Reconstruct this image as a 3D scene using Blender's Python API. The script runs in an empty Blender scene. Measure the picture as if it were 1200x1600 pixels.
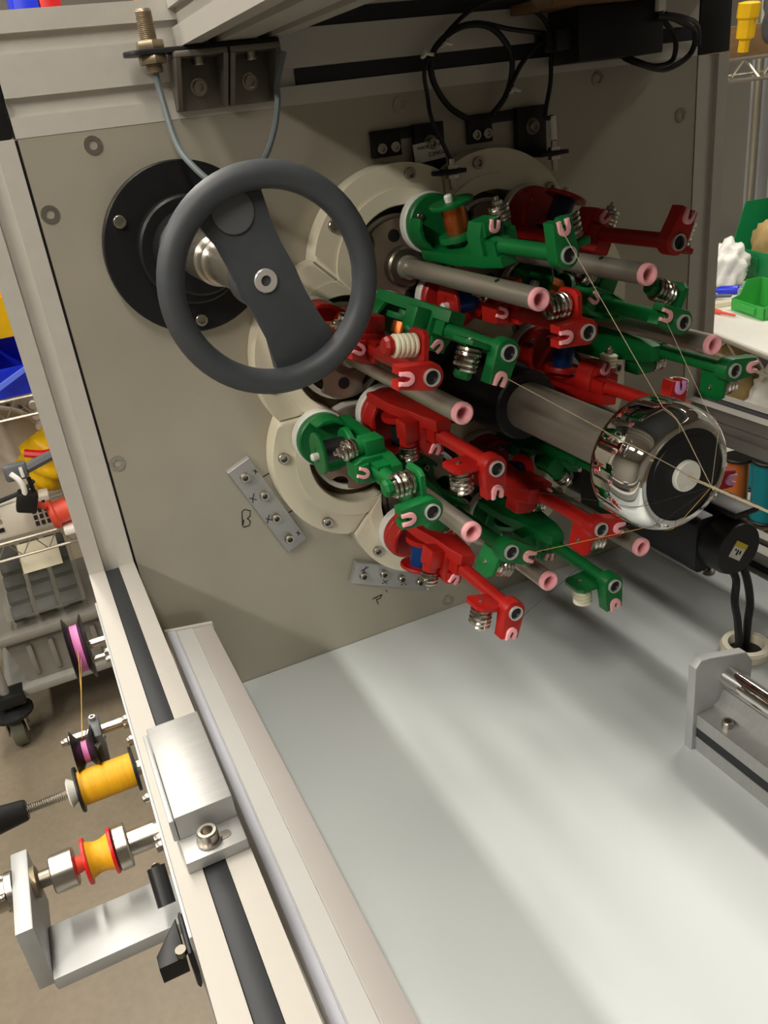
import bpy, bmesh, math, random
from mathutils import Vector, Matrix
random.seed(7)
PI = math.pi
ZC = 1.45            # eye height above the floor; the machine is laid out relative to the eye, then lifted by ZC
D = .8               # distance from the eye to the machine's face plate (plane y = 0)
scene = bpy.context.scene
C = scene.collection

# ------------------------------------------------------------------ camera
cd = bpy.data.cameras.new('camera'); cam = bpy.data.objects.new('camera', cd); C.objects.link(cam)
R0 = (0.90151755, -0.4172347, -0.11480991); R1 = (-0.27759238, -0.35404484, -0.89308159); R2 = (0.33197677, 0.83699908, -0.43499881)
m = Matrix.Identity(4)
for i in range(3):
    m[i][0] = R0[i]; m[i][1] = -R1[i]; m[i][2] = -R2[i]
m[0][3], m[1][3], m[2][3] = 0, -D, ZC
cam.matrix_world = m
cd.sensor_fit = 'VERTICAL'; cd.sensor_height = 36; cd.lens = 1296.95 / 1600 * 36
cd.clip_start = .02; cd.clip_end = 60
scene.camera = cam

# ------------------------------------------------------------------ world and lights
w = bpy.data.worlds.new('world'); scene.world = w; w.use_nodes = True
w.node_tree.nodes['Background'].inputs[0].default_value = (.85, .9, 1, 1)
w.node_tree.nodes['Background'].inputs[1].default_value = .05
CEIL = 2.9
FIXTURES = [(-.25, -1.25, 14), (-.25, .35, 19), (-.25, 1.95, 26), (2.2, .6, 24), (-1.75, -1.5, 48), (-1.75, .3, 34), (2.2, -1.7, 6)]  # far-left and right-aisle fixtures are unseen, added as fill light
for fx, fy, fp in FIXTURES:
    ld = bpy.data.lights.new('ceiling_tube_light', 'AREA'); lo = bpy.data.objects.new('ceiling_tube_light', ld); C.objects.link(lo)
    ld.shape = 'RECTANGLE'; ld.size = .16; ld.size_y = 1.2; ld.energy = fp; ld.color = (1, .945, .85)
    lo.location = (fx, fy, CEIL - .09)
vs = scene.view_settings
vs.view_transform = 'Standard'; vs.look = 'None'; vs.gamma = 1; vs.use_curve_mapping = False; vs.exposure = 0.35

# ------------------------------------------------------------------ materials
def lin(c):
    return tuple(((v / 255) / 12.92 if v / 255 <= .04045 else ((v / 255 + .055) / 1.055) ** 2.4) for v in c) + (1,)
MATS = {}
def mat(name, rgb, rough=.5, metal=0, var=.06, scale=40, bump=0, stretch=None, trans=0, alpha=1, emit=0, spec=.5, coat=0, ior=1.45, rvar=.1):
    mt = bpy.data.materials.new(name); mt.use_nodes = True; nt = mt.node_tree; N = nt.nodes; L = nt.links
    b = N['Principled BSDF']; col = lin(rgb)
    b.inputs['Roughness'].default_value = rough; b.inputs['Metallic'].default_value = metal
    b.inputs['Transmission Weight'].default_value = trans; b.inputs['Alpha'].default_value = alpha
    b.inputs['Specular IOR Level'].default_value = spec; b.inputs['Coat Weight'].default_value = coat; b.inputs['IOR'].default_value = ior
    tc = N.new('ShaderNodeTexCoord'); mp = N.new('ShaderNodeMapping'); nz = N.new('ShaderNodeTexNoise')
    L.new(tc.outputs['Object'], mp.inputs['Vector']); L.new(mp.outputs['Vector'], nz.inputs['Vector'])
    if stretch: mp.inputs['Scale'].default_value = stretch
    nz.inputs['Scale'].default_value = scale; nz.inputs['Detail'].default_value = 5
    mx = N.new('ShaderNodeMix'); mx.data_type = 'RGBA'
    mx.inputs['A'].default_value = tuple(max(0, v * (1 - var * 1.6)) for v in col[:3]) + (1,)
    mx.inputs['B'].default_value = tuple(min(1, v * (1 + var * 1.6)) for v in col[:3]) + (1,)
    L.new(nz.outputs['Fac'], mx.inputs['Factor']); L.new(mx.outputs['Result'], b.inputs['Base Color'])
    mr = N.new('ShaderNodeMapRange'); L.new(nz.outputs['Fac'], mr.inputs['Value'])
    mr.inputs['To Min'].default_value = max(.02, rough * (1 - rvar)); mr.inputs['To Max'].default_value = min(1, rough * (1 + rvar))
    L.new(mr.outputs['Result'], b.inputs['Roughness'])
    if bump:
        bp = N.new('ShaderNodeBump'); bp.inputs['Strength'].default_value = bump; bp.inputs['Distance'].default_value = .001
        L.new(nz.outputs['Fac'], bp.inputs['Height']); L.new(bp.outputs['Normal'], b.inputs['Normal'])
    if emit:
        b.inputs['Emission Color'].default_value = col; b.inputs['Emission Strength'].default_value = emit
    MATS[name] = mt
    return mt
mat('alu', (208, 204, 196), .45, .38, .03, 90, .03, rvar=.15)
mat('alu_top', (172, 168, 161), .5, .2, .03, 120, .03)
mat('alu_mill', (172, 172, 171), .46, .55, .08, 60, .08, stretch=(1, 6, 1))
mat('bracket_grey', (112, 107, 99), .45, .5, .06, 70, .05)
mat('alu_cast', (176, 178, 178), .5, .5, .06, 70, .05)
mat('steel', (176, 170, 160), .28, .95, .08, 50)
mat('steel_dark', (120, 114, 104), .35, .9, .15, 40)
mat('tube_steel', (176, 169, 156), .38, .7, .12, 30, .03, stretch=(1, .2, 1))
mat('spring_steel', (190, 184, 172), .22, 1, .05, 80)
mat('chrome', (232, 230, 226), .035, 1, .01, 20, rvar=.05)
mat('ring_bright', (214, 212, 206), .3, .55, .03, 60)
mat('brass_nickel', (150, 136, 114), .4, .7, .08, 200)
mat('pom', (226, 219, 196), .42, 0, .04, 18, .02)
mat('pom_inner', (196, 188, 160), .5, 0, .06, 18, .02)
mat('foot', (214, 214, 206), .45, 0, .03, 60)
mat('green', (4, 102, 46), .42, 0, .1, 60, .04)
mat('red', (166, 24, 18), .42, 0, .1, 60, .04)
mat('pink', (244, 172, 178), .35, 0, .03, 60)
mat('lilac', (206, 150, 200), .35, 0, .03, 60)
mat('black', (20, 20, 21), .45, 0, .15, 60)
mat('black_metal', (23, 24, 26), .42, .2, .15, 90, .05)
mat('black_rubber', (17, 17, 18), .55, 0, .2, 60)
mat('slot_black', (34, 36, 40), .5, 0, .1, 60, .02, stretch=(8, .3, 8))
mat('wheel', (62, 65, 69), .5, 0, .08, 120, .08)
mat('copper', (196, 104, 52), .3, .8, .12, 300, .15, stretch=(6, 1, 1))
mat('blue_wire', (10, 58, 120), .35, .2, .1, 200)
mat('navy', (14, 24, 60), .45, 0, .1, 100)
mat('white_plastic', (228, 226, 218), .4, 0, .03, 60)
mat('cream_spring', (226, 222, 196), .5, 0, .04, 80)
mat('table', (193, 199, 200), .33, 0, .02, 6, .015, rvar=.2)
mat('trunk', (222, 222, 220), .38, 0, .02, 20)
mat('trunk_blue', (214, 217, 228), .38, 0, .02, 20)
mat('trunk_pink', (208, 202, 199), .4, 0, .02, 20)
mat('cable_grey', (104, 114, 116), .5, 0, .05, 60)
mat('cable_black', (18, 18, 19), .45, 0, .1, 60)
mat('label_white', (216, 213, 204), .55, 0, .03, 60)
mat('label_yellow', (206, 186, 40), .5, 0, .05, 60)
mat('ink', (28, 26, 34), .6, 0, .1, 60)
mat('yellow_thread', (218, 160, 14), .55, 0, .12, 260, .3, stretch=(1.5, .15, .15))
mat('pink_thread', (214, 116, 178), .5, 0, .1, 200)
mat('gold_yarn', (190, 150, 70), .5, .2, .1, 60)
mat('yarn_pale', (186, 168, 140), .6, 0, .08, 60)
mat('yarn_dark', (40, 38, 36), .6, 0, .08, 60)
mat('red_plastic', (206, 26, 30), .35, 0, .05, 60)
mat('board', (120, 92, 58), .7, 0, .2, 14, .1, stretch=(1, 8, 8))
mat('gear', (150, 132, 118), .4, .6, .1, 40)
mat('recess', (74, 62, 40), .5, .3, .2, 30)
mat('wall', (150, 146, 138), .8, 0, .04, 4, .05)
mat('wall_grey', (150, 151, 153), .7, 0, .12, 3, .1)
mat('ceiling', (150, 148, 142), .85, 0, .04, 8)
mat('shelf_wire', (178, 172, 158), .35, .8, .06, 60)
mat('shelf_grey', (150, 148, 142), .45, .3, .08, 30)
mat('tote', (124, 120, 112), .6, 0, .06, 30)
mat('clear', (150, 148, 132), .25, 0, .02, 10, alpha=.08, spec=.2)
mat('bin_dark', (30, 33, 37), .6, 0, .3, 60)
mat('paper', (222, 214, 188), .7, 0, .05, 20)
mat('beige_box', (206, 200, 186), .5, 0, .03, 30)
mat('beige_machine', (188, 178, 164), .5, 0, .05, 12)
mat('yellow_bag', (226, 178, 6), .4, 0, .15, 24, .5)
mat('blue_bin', (28, 52, 214), .35, 0, .08, 20)
mat('blue_pale', (96, 120, 228), .35, 0, .08, 20)
mat('coral', (224, 82, 60), .45, 0, .06, 40)
mat('slate', (92, 94, 98), .5, 0, .06, 40)
mat('green_bin', (18, 128, 72), .5, 0, .08, 30)
mat('green_light', (60, 168, 72), .5, 0, .08, 30)
mat('lime', (128, 208, 60), .6, 0, .05, 40)
mat('teal', (18, 128, 142), .3, .3, .1, 200, stretch=(.2, .2, 3))
mat('orange_copper', (206, 116, 58), .35, .4, .1, 200)
mat('plastic_bag', (232, 231, 226), .35, 0, .1, 30, .6)
mat('tan', (178, 152, 100), .7, 0, .25, 30, .2)
mat('wheel_rubber', (92, 94, 78), .6, 0, .08, 40)
mat('fixture', (230, 230, 226), .5)
mat('tube_glow', (255, 240, 216), .5, emit=6)
# face plate: rolled stainless with blotches and a vertical grain
pl = mat('plate', (178, 172, 157), .44, .45, .10, 8, .0, rvar=.22)
nt = pl.node_tree; N = nt.nodes; L = nt.links
tc = N.new('ShaderNodeTexCoord'); mp = N.new('ShaderNodeMapping'); mp.inputs['Scale'].default_value = (60, 60, 2)
n2 = N.new('ShaderNodeTexNoise'); n2.inputs['Scale'].default_value = 3; n2.inputs['Detail'].default_value = 6
L.new(tc.outputs['Object'], mp.inputs['Vector']); L.new(mp.outputs['Vector'], n2.inputs['Vector'])
bp = N.new('ShaderNodeBump'); bp.inputs['Strength'].default_value = .05; bp.inputs['Distance'].default_value = .001
L.new(n2.outputs['Fac'], bp.inputs['Height']); L.new(bp.outputs['Normal'], N['Principled BSDF'].inputs['Normal'])
# floor: sealed concrete, mottled
fm = mat('floor', (126, 115, 98), .42, 0, .16, 7, .04, rvar=.25)
nt = fm.node_tree; N = nt.nodes; L = nt.links
nz = N.new('ShaderNodeTexNoise'); nz.inputs['Scale'].default_value = 60; nz.inputs['Detail'].default_value = 8
tc = N.new('ShaderNodeTexCoord'); L.new(tc.outputs['Object'], nz.inputs['Vector'])
mixn = [n for n in N if n.bl_idname == 'ShaderNodeMix'][0]
m2 = N.new('ShaderNodeMix'); m2.data_type = 'RGBA'; m2.blend_type = 'MULTIPLY'; m2.inputs['Factor'].default_value = .55
rp = N.new('ShaderNodeMapRange'); rp.inputs['From Min'].default_value = .35; rp.inputs['From Max'].default_value = .65
rp.inputs['To Min'].default_value = .86; rp.inputs['To Max'].default_value = 1.06
L.new(nz.outputs['Fac'], rp.inputs['Value']); L.new(mixn.outputs['Result'], m2.inputs['A']); L.new(rp.outputs['Result'], m2.inputs['B'])
L.new(m2.outputs['Result'], N['Principled BSDF'].inputs['Base Color'])

# ------------------------------------------------------------------ mesh builder
def basis(ax):
    ax = Vector(ax).normalized()
    h = Vector((0, 0, 1)) if abs(ax.z) < .9 else Vector((1, 0, 0))
    e1 = h.cross(ax).normalized(); return e1, ax.cross(e1), ax
class B:
    def __init__(s): s.bm = bmesh.new()
    def box(s, lo, hi, ch=0, rot=None, about=None):
        t = bmesh.new(); bmesh.ops.create_cube(t, size=1)
        c = [(a + b) / 2 for a, b in zip(lo, hi)]; d = [abs(b - a) for a, b in zip(lo, hi)]
        for v in t.verts: v.co = Vector((v.co.x * d[0] + c[0], v.co.y * d[1] + c[1], v.co.z * d[2] + c[2]))
        if ch: bmesh.ops.bevel(t, geom=list(t.edges), offset=ch, segments=2, affect='EDGES', profile=.5)
        if rot is not None:
            ab = Vector(about) if about else Vector(c)
            for v in t.verts: v.co = rot @ (v.co - ab) + ab
        return s.join(t)
    def join(s, t):
        vm = {v: s.bm.verts.new(v.co) for v in t.verts}
        for f in t.faces:
            try: s.bm.faces.new([vm[v] for v in f.verts])
            except ValueError: pass
        t.free(); return s
    def lathe(s, prof, base=(0, 0, 0), ax=(0, -1, 0), n=28, cap=True):
        e1, e2, e3 = basis(ax); b = Vector(base); rings = []
        for r, h in prof:
            if r < 1e-6: rings.append([s.bm.verts.new(b + e3 * h)])
            else: rings.append([s.bm.verts.new(b + e3 * h + (e1 * math.cos(2 * PI * k / n) + e2 * math.sin(2 * PI * k / n)) * r) for k in range(n)])
        for A, Bq in zip(rings, rings[1:]):
            for k in range(n):
                k2 = (k + 1) % n
                if len(A) == 1 and len(Bq) == 1: continue
                if len(A) == 1: s.bm.faces.new((A[0], Bq[k], Bq[k2]))
                elif len(Bq) == 1: s.bm.faces.new((A[k], A[k2], Bq[0]))
                else: s.bm.faces.new((A[k], A[k2], Bq[k2], Bq[k]))
        if cap:
            for r in (rings[0], rings[-1]):
                if len(r) > 2 and rings[0] is not rings[-1]: s.bm.faces.new(r)
        return s
    def cyl(s, a, b, r, n=20, ch=0):
        a = Vector(a); b = Vector(b); h = (b - a).length
        p = [(r, 0), (r, h)] if not ch else [(r - ch, 0), (r, ch), (r, h - ch), (r - ch, h)]
        return s.lathe(p, a, b - a, n)
    def ring(s, c, ax, ri, ro, h, n=28):
        return s.lathe([(ri, 0), (ro, 0), (ro, h), (ri, h), (ri, 0)], c, ax, n, cap=False)
    def torus(s, c, ax, R, r, n=48, k=12, sq=1.0):
        return s.lathe([(R + r * math.cos(2 * PI * i / k), r * sq * math.sin(2 * PI * i / k)) for i in range(k + 1)], c, ax, n, cap=False)
    def tube(s, pts, r, n=8, closed=False):
        pts = [Vector(p) for p in pts]; rings = []; e1 = None
        for i, p in enumerate(pts):
            t = (pts[min(i + 1, len(pts) - 1)] - pts[max(i - 1, 0)]) if not closed else (pts[(i + 1) % len(pts)] - pts[i - 1])
            t.normalize()
            if e1 is None: e1, e2, _ = basis(t)
            else:
                e1 = (e1 - t * e1.dot(t)).normalized(); e2 = t.cross(e1)
            rr = r[i] if isinstance(r, (list, tuple)) else r
            rings.append([s.bm.verts.new(p + (e1 * math.cos(2 * PI * k / n) + e2 * math.sin(2 * PI * k / n)) * rr) for k in range(n)])
        pairs = list(zip(rings, rings[1:])) + ([(rings[-1], rings[0])] if closed else [])
        for A, Bq in pairs:
            for k in range(n): s.bm.faces.new((A[k], A[(k + 1) % n], Bq[(k + 1) % n], Bq[k]))
        if not closed:
            s.bm.faces.new(rings[0][::-1]); s.bm.faces.new(rings[-1])
        return s
    def prism(s, pts, f, lo, hi, ch=0):
        """polygon pts (p, q) extruded from lo to hi; f(p, q, t) gives the point"""
        t = bmesh.new()
        A = [t.verts.new(f(p, q, lo)) for p, q in pts]; Bq = [t.verts.new(f(p, q, hi)) for p, q in pts]; n = len(pts)
        t.faces.new(A[::-1]); top = t.faces.new(Bq)
        for k in range(n): t.faces.new((A[k], A[(k + 1) % n], Bq[(k + 1) % n], Bq[k]))
        if ch: bmesh.ops.bevel(t, geom=list(top.edges), offset=ch, segments=2, affect='EDGES', profile=.5)
        return s.join(t)
    def coil(s, a, b, r, wr, turns, n=6, per=14):
        a = Vector(a); b = Vector(b); e1, e2, e3 = basis(b - a); h = (b - a).length
        K = int(turns * per)
        return s.tube([a + e3 * (h * i / K) + (e1 * math.cos(2 * PI * i / per) + e2 * math.sin(2 * PI * i / per)) * r for i in range(K + 1)], wr, n)
    def obj(s, name, material, parent=None, local=False, smooth=35):
        bmesh.ops.recalc_face_normals(s.bm, faces=s.bm.faces)
        off = Vector((0, 0, 0))
        if parent is not None:
            if not local:
                p = parent
                while p is not None: off = off + p.location; p = p.parent
        elif not local:
            xs = [v.co for v in s.bm.verts]
            lo = [min(v[i] for v in xs) for i in range(3)]; hi = [max(v[i] for v in xs) for i in range(3)]
            off = Vector(((lo[0] + hi[0]) / 2, (lo[1] + hi[1]) / 2, lo[2]))
        for v in s.bm.verts: v.co -= off
        me = bpy.data.meshes.new(name); s.bm.to_mesh(me); s.bm.free()
        me.materials.append(MATS[material] if isinstance(material, str) else material)
        if smooth:
            me.shade_smooth(); me.set_sharp_from_angle(angle=math.radians(smooth))
        o = bpy.data.objects.new(name, me); C.objects.link(o)
        if parent is not None: o.parent = parent
        else: o.location = off
        return o
def tag(o, label, cat, group=None, kind=None):
    o['label'] = label; o['category'] = cat
    if group: o['group'] = group
    if kind: o['kind'] = kind
    return o
def thing(name, loc, label, cat, group=None):
    o = bpy.data.objects.new(name, None); C.objects.link(o); o.location = loc; o.empty_display_size = .02
    return tag(o, label, cat, group)
def struct(o): o['kind'] = 'structure'; return o
def copy_tree(o, parent=None):
    c = o.copy(); C.objects.link(c); c.parent = parent
    for ch in o.children: copy_tree(ch, c)
    return c
def XZ(p, q, t): return Vector((p, t, q))       # polygon in the x-z plane, extruded along y
def YZ(p, q, t): return Vector((t, p, q))
def XY(p, q, t): return Vector((p, q, t))
def world_off(p):
    off = Vector((0, 0, 0))
    while p is not None: off = off + p.location; p = p.parent
    return off
SCREW = {}
def screw(parent, pos, ax=(0, -1, 0), r=.006, h=.005, kind='cap', local=False, material='steel', name='screw'):
    key = (r, h, kind, material)
    if key not in SCREW:
        b = B(); d = h * .92 if kind == 'cap' else .002
        if kind == 'cap': prof = [(r, 0), (r, h * .88), (r * .9, h), (r * .6, h), (r * .56, h - d), (0, h - d)]
        else: prof = [(r * 1.02, 0), (r, h), (r * .5, h), (r * .46, h - d), (0, h - d)]
        b.lathe(prof, (0, 0, 0), (0, 0, 1), 18)
        o = b.obj(name, material, None, local=True); C.objects.unlink(o); SCREW[key] = o.data; bpy.data.objects.remove(o)
    o = bpy.data.objects.new(name, SCREW[key]); C.objects.link(o); o.parent = parent
    e1, e2, e3 = basis(ax)
    off = Vector((0, 0, 0)) if local or parent is None else world_off(parent)
    mm = Matrix.Identity(4)
    for i in range(3): mm[i][0], mm[i][1], mm[i][2] = e1[i], e2[i], e3[i]
    p = Vector(pos) - off
    o.rotation_euler = mm.to_euler(); o.location = p
    return o
def slot_profile(cx, cy, wx, wy, nx=1, ny=1, sw=.014, sd=.006):
    """outline of a slotted aluminium profile, wx by wy, nx slots on the faces along x, ny along y"""
    x0, x1, y0, y1 = cx - wx / 2, cx + wx / 2, cy - wy / 2, cy + wy / 2
    pts = []
    def side(a, b, inward, n):
        L_ = ((b[0] - a[0]) ** 2 + (b[1] - a[1]) ** 2) ** .5; ux, uy = (b[0] - a[0]) / L_, (b[1] - a[1]) / L_
        pts.append(a)
        for k in range(n):
            m_ = L_ * (k + .5) / n
            for s_, d_ in ((-sw / 2, 0), (-sw / 2, sd), (sw / 2, sd), (sw / 2, 0)):
                pts.append((a[0] + ux * (m_ + s_) + inward[0] * d_, a[1] + uy * (m_ + s_) + inward[1] * d_))
    side((x0, y0), (x1, y0), (0, 1), nx); side((x1, y0), (x1, y1), (-1, 0), ny)
    side((x1, y1), (x0, y1), (0, -1), nx); side((x0, y1), (x0, y0), (1, 0), ny)
    return pts

# ------------------------------------------------------------------ the room
FL = -ZC
b = B().box((-4, -4.5, FL - .05), (4, 4, FL)); f = b.obj('floor', 'floor', smooth=0); struct(f); f['label'] = 'mottled brown sealed concrete floor'
b = B().box((-4, -4.5, CEIL - ZC), (4, 4, CEIL - ZC + .05)); struct(b.obj('ceiling', 'ceiling', smooth=0))
struct(B().box((-4.05, -4.5, FL), (-4, 4, CEIL - ZC)).obj('wall_left', 'wall', smooth=0))
struct(B().box((4, -4.5, FL), (4.05, 4, CEIL - ZC)).obj('wall_right', 'wall', smooth=0))
struct(B().box((-4.05, 4, FL), (4.05, 4.05, CEIL - ZC)).obj('wall_back', 'wall', smooth=0))
struct(B().box((-4.05, -4.55, FL), (4.05, -4.5, CEIL - ZC)).obj('wall_front', 'wall', smooth=0))
wh = ['behind and above the viewer', 'above the left post of the machine', 'above the wire cart at the back left', 'above the wire rack at the right', 'added as fill at the far left, behind the viewer', 'added as fill at the far left, beside the cart', 'added as fill at the right, behind the viewer']
for (fx, fy, fp), wd in zip(FIXTURES, wh):
    t = thing('ceiling_light', (fx, fy, CEIL - ZC - .08), 'twin tube fluorescent ceiling light ' + wd, 'ceiling light', 'ceiling lights')
    z = CEIL - ZC
    B().box((fx - .16, fy - .64, z - .05), (fx + .16, fy + .64, z), .008).obj('housing', 'fixture', t)
    for s in (-1, 1): B().cyl((fx + s * .07, fy - .6, z - .066), (fx + s * .07, fy + .6, z - .066), .013).obj('fluorescent_tube', 'tube_glow', t)

# ------------------------------------------------------------------ machine frame
XL0, XL1, XR0, XR1 = -.008, .037, .756, .801
PT, TB, RT = .0115, -.5735, -.385          # plate top, table top, rail top
def post(x0, x1, label):
    t = thing('frame_post', ((x0 + x1) / 2, .0225, FL), label, 'frame post', 'upright frame posts')
    B().prism(slot_profile((x0 + x1) / 2, .0215, .045, .045), XY, FL + .05, PT).obj('profile', 'alu', t)
    B().cyl(((x0 + x1) / 2, .0215, FL), ((x0 + x1) / 2, .0215, FL + .05), .02).obj('levelling_foot', 'black_rubber', t)
    b = B().box((x0, -.001, PT + .0008), (x1, .044, .1015), .0015); b.obj('corner_cap', 'black', t)
    return t
post(XL0, XL1, 'pale aluminium slotted upright post left of the steel face plate')
post(XR0, XR1, 'pale aluminium slotted upright post right of the steel face plate')
t = thing('top_beam', (.3965, .0225, PT), 'double-slot aluminium crossbeam running above the steel face plate', 'frame beam')
B().prism(slot_profile(.022, .0565, .045, .09, 1, 2), YZ, XL1 + .0015, XR0 - .0015).obj('profile', 'alu', t)
for zc in (.034, .079):
    B().box((.287, .0012, zc - .0068), (XR0 - .002, .0062, zc + .0068)).obj('slot_cover', 'slot_black', t)
def side_rail(x0, x1, label, y1=-1.05):
    t = thing('side_rail', ((x0 + x1) / 2, y1 / 2, RT - .045), label, 'frame rail', 'horizontal side rails')
    def f(p, q, s): return Vector((p, s, q))
    B().prism(slot_profile((x0 + x1) / 2, RT - .0225, .045, .045), f, y1, -.0012).obj('profile', 'alu_top', t)
    B().box(((x0 + x1) / 2 - .0068, y1 + .001, RT - .0045), ((x0 + x1) / 2 + .0068, -.0014, RT - .001), .0006).obj('slot_cover', 'slot_black', t)
    return t
side_rail(XL0, XL1, 'aluminium side rail with black slot strip, carrying the clamped alloy block')
t = side_rail(XR0, XR1, 'aluminium side rail with black slot strip, at right above the bench spools')
for x0, x1, s, lb in ((XL0, XL1, 1, 'lower aluminium rail under the left edge of the white table'), (XR0, XR1, -1, 'lower aluminium rail along the right edge of the white table')):
    t = thing('table_rail', ((x0 + x1) / 2, -.5, TB - .045), lb, 'frame rail', 'lower table rails')
    B().prism(slot_profile((x0 + x1) / 2, TB + .021 - .0225, .045, .045), XZ, -1.05, -.0012).obj('profile', 'alu_top', t)
    xi = x1 if s > 0 else x0
    B().box((xi - .005, -1.049, TB - .0083), (xi + .0005, -.002, TB + .0053)).obj('slot_cover', 'slot_black', t)
for x0, nm in ((XL0, 'left'), (XR0, 'right')):
    t = thing('front_leg', (x0 + .0225, -1.07, FL), 'aluminium leg holding the %s side rail behind the viewer' % nm, 'frame post')
    B().prism(slot_profile(x0 + .0225, -1.0735, .045, .045), XY, FL, RT).obj('profile', 'alu', t)
# beam running over the machine towards the viewer, and the added cover over it
t = thing('overhead_beam', (.2275, -.3, .0645), 'wide aluminium overhead beam running towards the viewer above the sensor bracket', 'frame beam')
B().prism(slot_profile(.2275, .0645 + .0225, .09, .045, 2, 1), XZ, -1.05, -.0015).obj('profile', 'alu_top', t)
t = thing('overhead_beam', (.7785, -.3, .0645), 'aluminium overhead beam running towards the viewer above the right post', 'frame beam')
B().prism(slot_profile(.7785, .103 + .0225, .045, .045), XZ, -.85, .04).obj('profile', 'alu_top', t)
b = B().box((.19, -1.0, .1500), (.82, .06, .1560)); tag(b.obj('shade_cover', 'slate', smooth=0), 'grey flat cover panel, unseen, added over the machine to shade its right side', 'cover panel')  # unseen panel added so the right side falls in shade
# face plate
t = thing('face_plate', (.3965, .004, TB), 'big brushed steel face plate carrying the handwheel and braiding ring', 'plate')
B().box((XL1 + .0025, 0, TB - .02), (XR0 - .001, .008, PT - .0002)).obj('sheet', 'plate', t)
for x_a, x_b, z_a, z_b in ((XL1 + .0001, XL1 + .0024, TB - .018, PT - .001), (XR0 - .0009, XR0 - .0001, TB - .018, PT - .001)):
    B().box((x_a, .002, z_a), (x_b, .0078, z_b)).obj('dark_gap_strip', 'black_rubber', t)  # dark strips added to close the gap against light from behind
for x, z in ((.0972, 0), (.0485, -.0485), (.0471, -.2789), (.3875, .001), (.7339, -.0458), (.387, -.5616), (.048, -.5), (.7339, -.2789), (.62, -.5616), (.734, -.5), (.62, .001)):
    screw(t, (x, .0001, z), r=.0075, h=.0013, kind='flat')
# table
t = thing('work_table', (.3965, -.52, TB - .02), 'smooth white table top in front of the steel face plate', 'table top')
B().box((XL1 + .0005, -1.05, TB - .018), (XR0 - .0005, -.0004, TB), .001).obj('slab', 'table', t)

# ------------------------------------------------------------------ trunking bar along the inside of the left rail
t = thing('trunking_bar', (.07, -.5, TB), 'long pale grey trunking bar with end cap lying beside the left rail', 'trunking')
Y0, Y1 = -1.03, -.022
B().prism([(.0480, TB + .0002), (.0955, TB + .0002), (.0955, -.4745), (.0480, -.4685)], XZ, Y0, Y1).obj('duct', 'trunk', t)
def strip(x0, z0, x1, z1, th, mt, nm):
    B().prism([(x0, z0 + .0001), (x1, z1 + .0001), (x1 - .0008, z1 + th), (x0 + .0008, z0 + th)], XZ, Y0, Y1).obj(nm, mt, t)
strip(.0480, -.4685, .0575, -.4697, .0035, 'trunk_blue', 'edge_strip')
strip(.0577, -.4697, .0755, -.472, .0020, 'trunk', 'lid')
strip(.0757, -.472, .0955, -.4745, .0008, 'trunk_pink', 'lower_strip')
B().prism([(.0468, TB + .0002), (.0965, TB + .0002), (.0965, -.471), (.0468, -.4635)], XZ, Y1, Y1 + .004).obj('end_cap', 'white_plastic', t)

# ------------------------------------------------------------------ braiding ring
CX, CZ, RG = .4157, -.2707, .1363
GA = [22.5 + 45 * k for k in range(8)]
def gpos(k): a = math.radians(GA[k]); return CX + RG * math.cos(a), CZ + RG * math.sin(a)
RO, RI = .097, .0585
t = thing('track_ring', (CX, -.002, CZ - RG - RO), 'cream white scalloped plastic track ring holding the red and green carriers', 'track ring')
h = math.radians(22.5)
to = RG * math.cos(h) + math.sqrt(RO ** 2 - (RG * math.sin(h)) ** 2)
ti = RG * math.cos(h) + math.sqrt(RI ** 2 - (RG * math.sin(h)) ** 2)
tn = RG * math.cos(h) - math.sqrt(RI ** 2 - (RG * math.sin(h)) ** 2)
def arc_pts(r, ang0, ang1, n): return [(RG + r * math.cos(ang0 + (ang1 - ang0) * i / n), r * math.sin(ang0 + (ang1 - ang0) * i / n)) for i in range(n + 1)]
ao = math.atan2(to * math.sin(h), to * math.cos(h) - RG); ai = math.atan2(ti * math.sin(h), ti * math.cos(h) - RG)
segp = arc_pts(RO, -ao, ao, 28) + arc_pts(RI, ai, -ai, 28)
RL = .074
tl = RG * math.cos(h) + math.sqrt(RL ** 2 - (RG * math.sin(h)) ** 2); al = math.atan2(tl * math.sin(h), tl * math.cos(h) - RG)
lipp = arc_pts(RL, -al, al, 26) + arc_pts(RI + .001, ai, -ai, 26)
def rotp(p, a): c, s = math.cos(a), math.sin(a); return (CX + p[0] * c - p[1] * s, CZ + p[0] * s + p[1] * c)
for k in range(8):
    a = math.radians(GA[k])
    sh = [(p[0] * .9985 + RG * .0015, p[1] * .9985) for p in segp]
    sg = B().prism([rotp(p, a) for p in sh], XZ, -.0005, -.0255, .004).obj('ring_segment', 'pom', t)
    B().prism([rotp((p[0] * .998 + RG * .002, p[1] * .996), a) for p in lipp], XZ, -.0256, -.0272, .0014).obj('raised_lip', 'pom', sg)
    for da in (-32, 32):
        an = math.radians(da); q = rotp((RG + .0865 * math.cos(an), .0865 * math.sin(an)), a)
        screw(sg, (q[0], -.0256, q[1]), r=.0058, h=.0042, material='steel')
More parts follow.
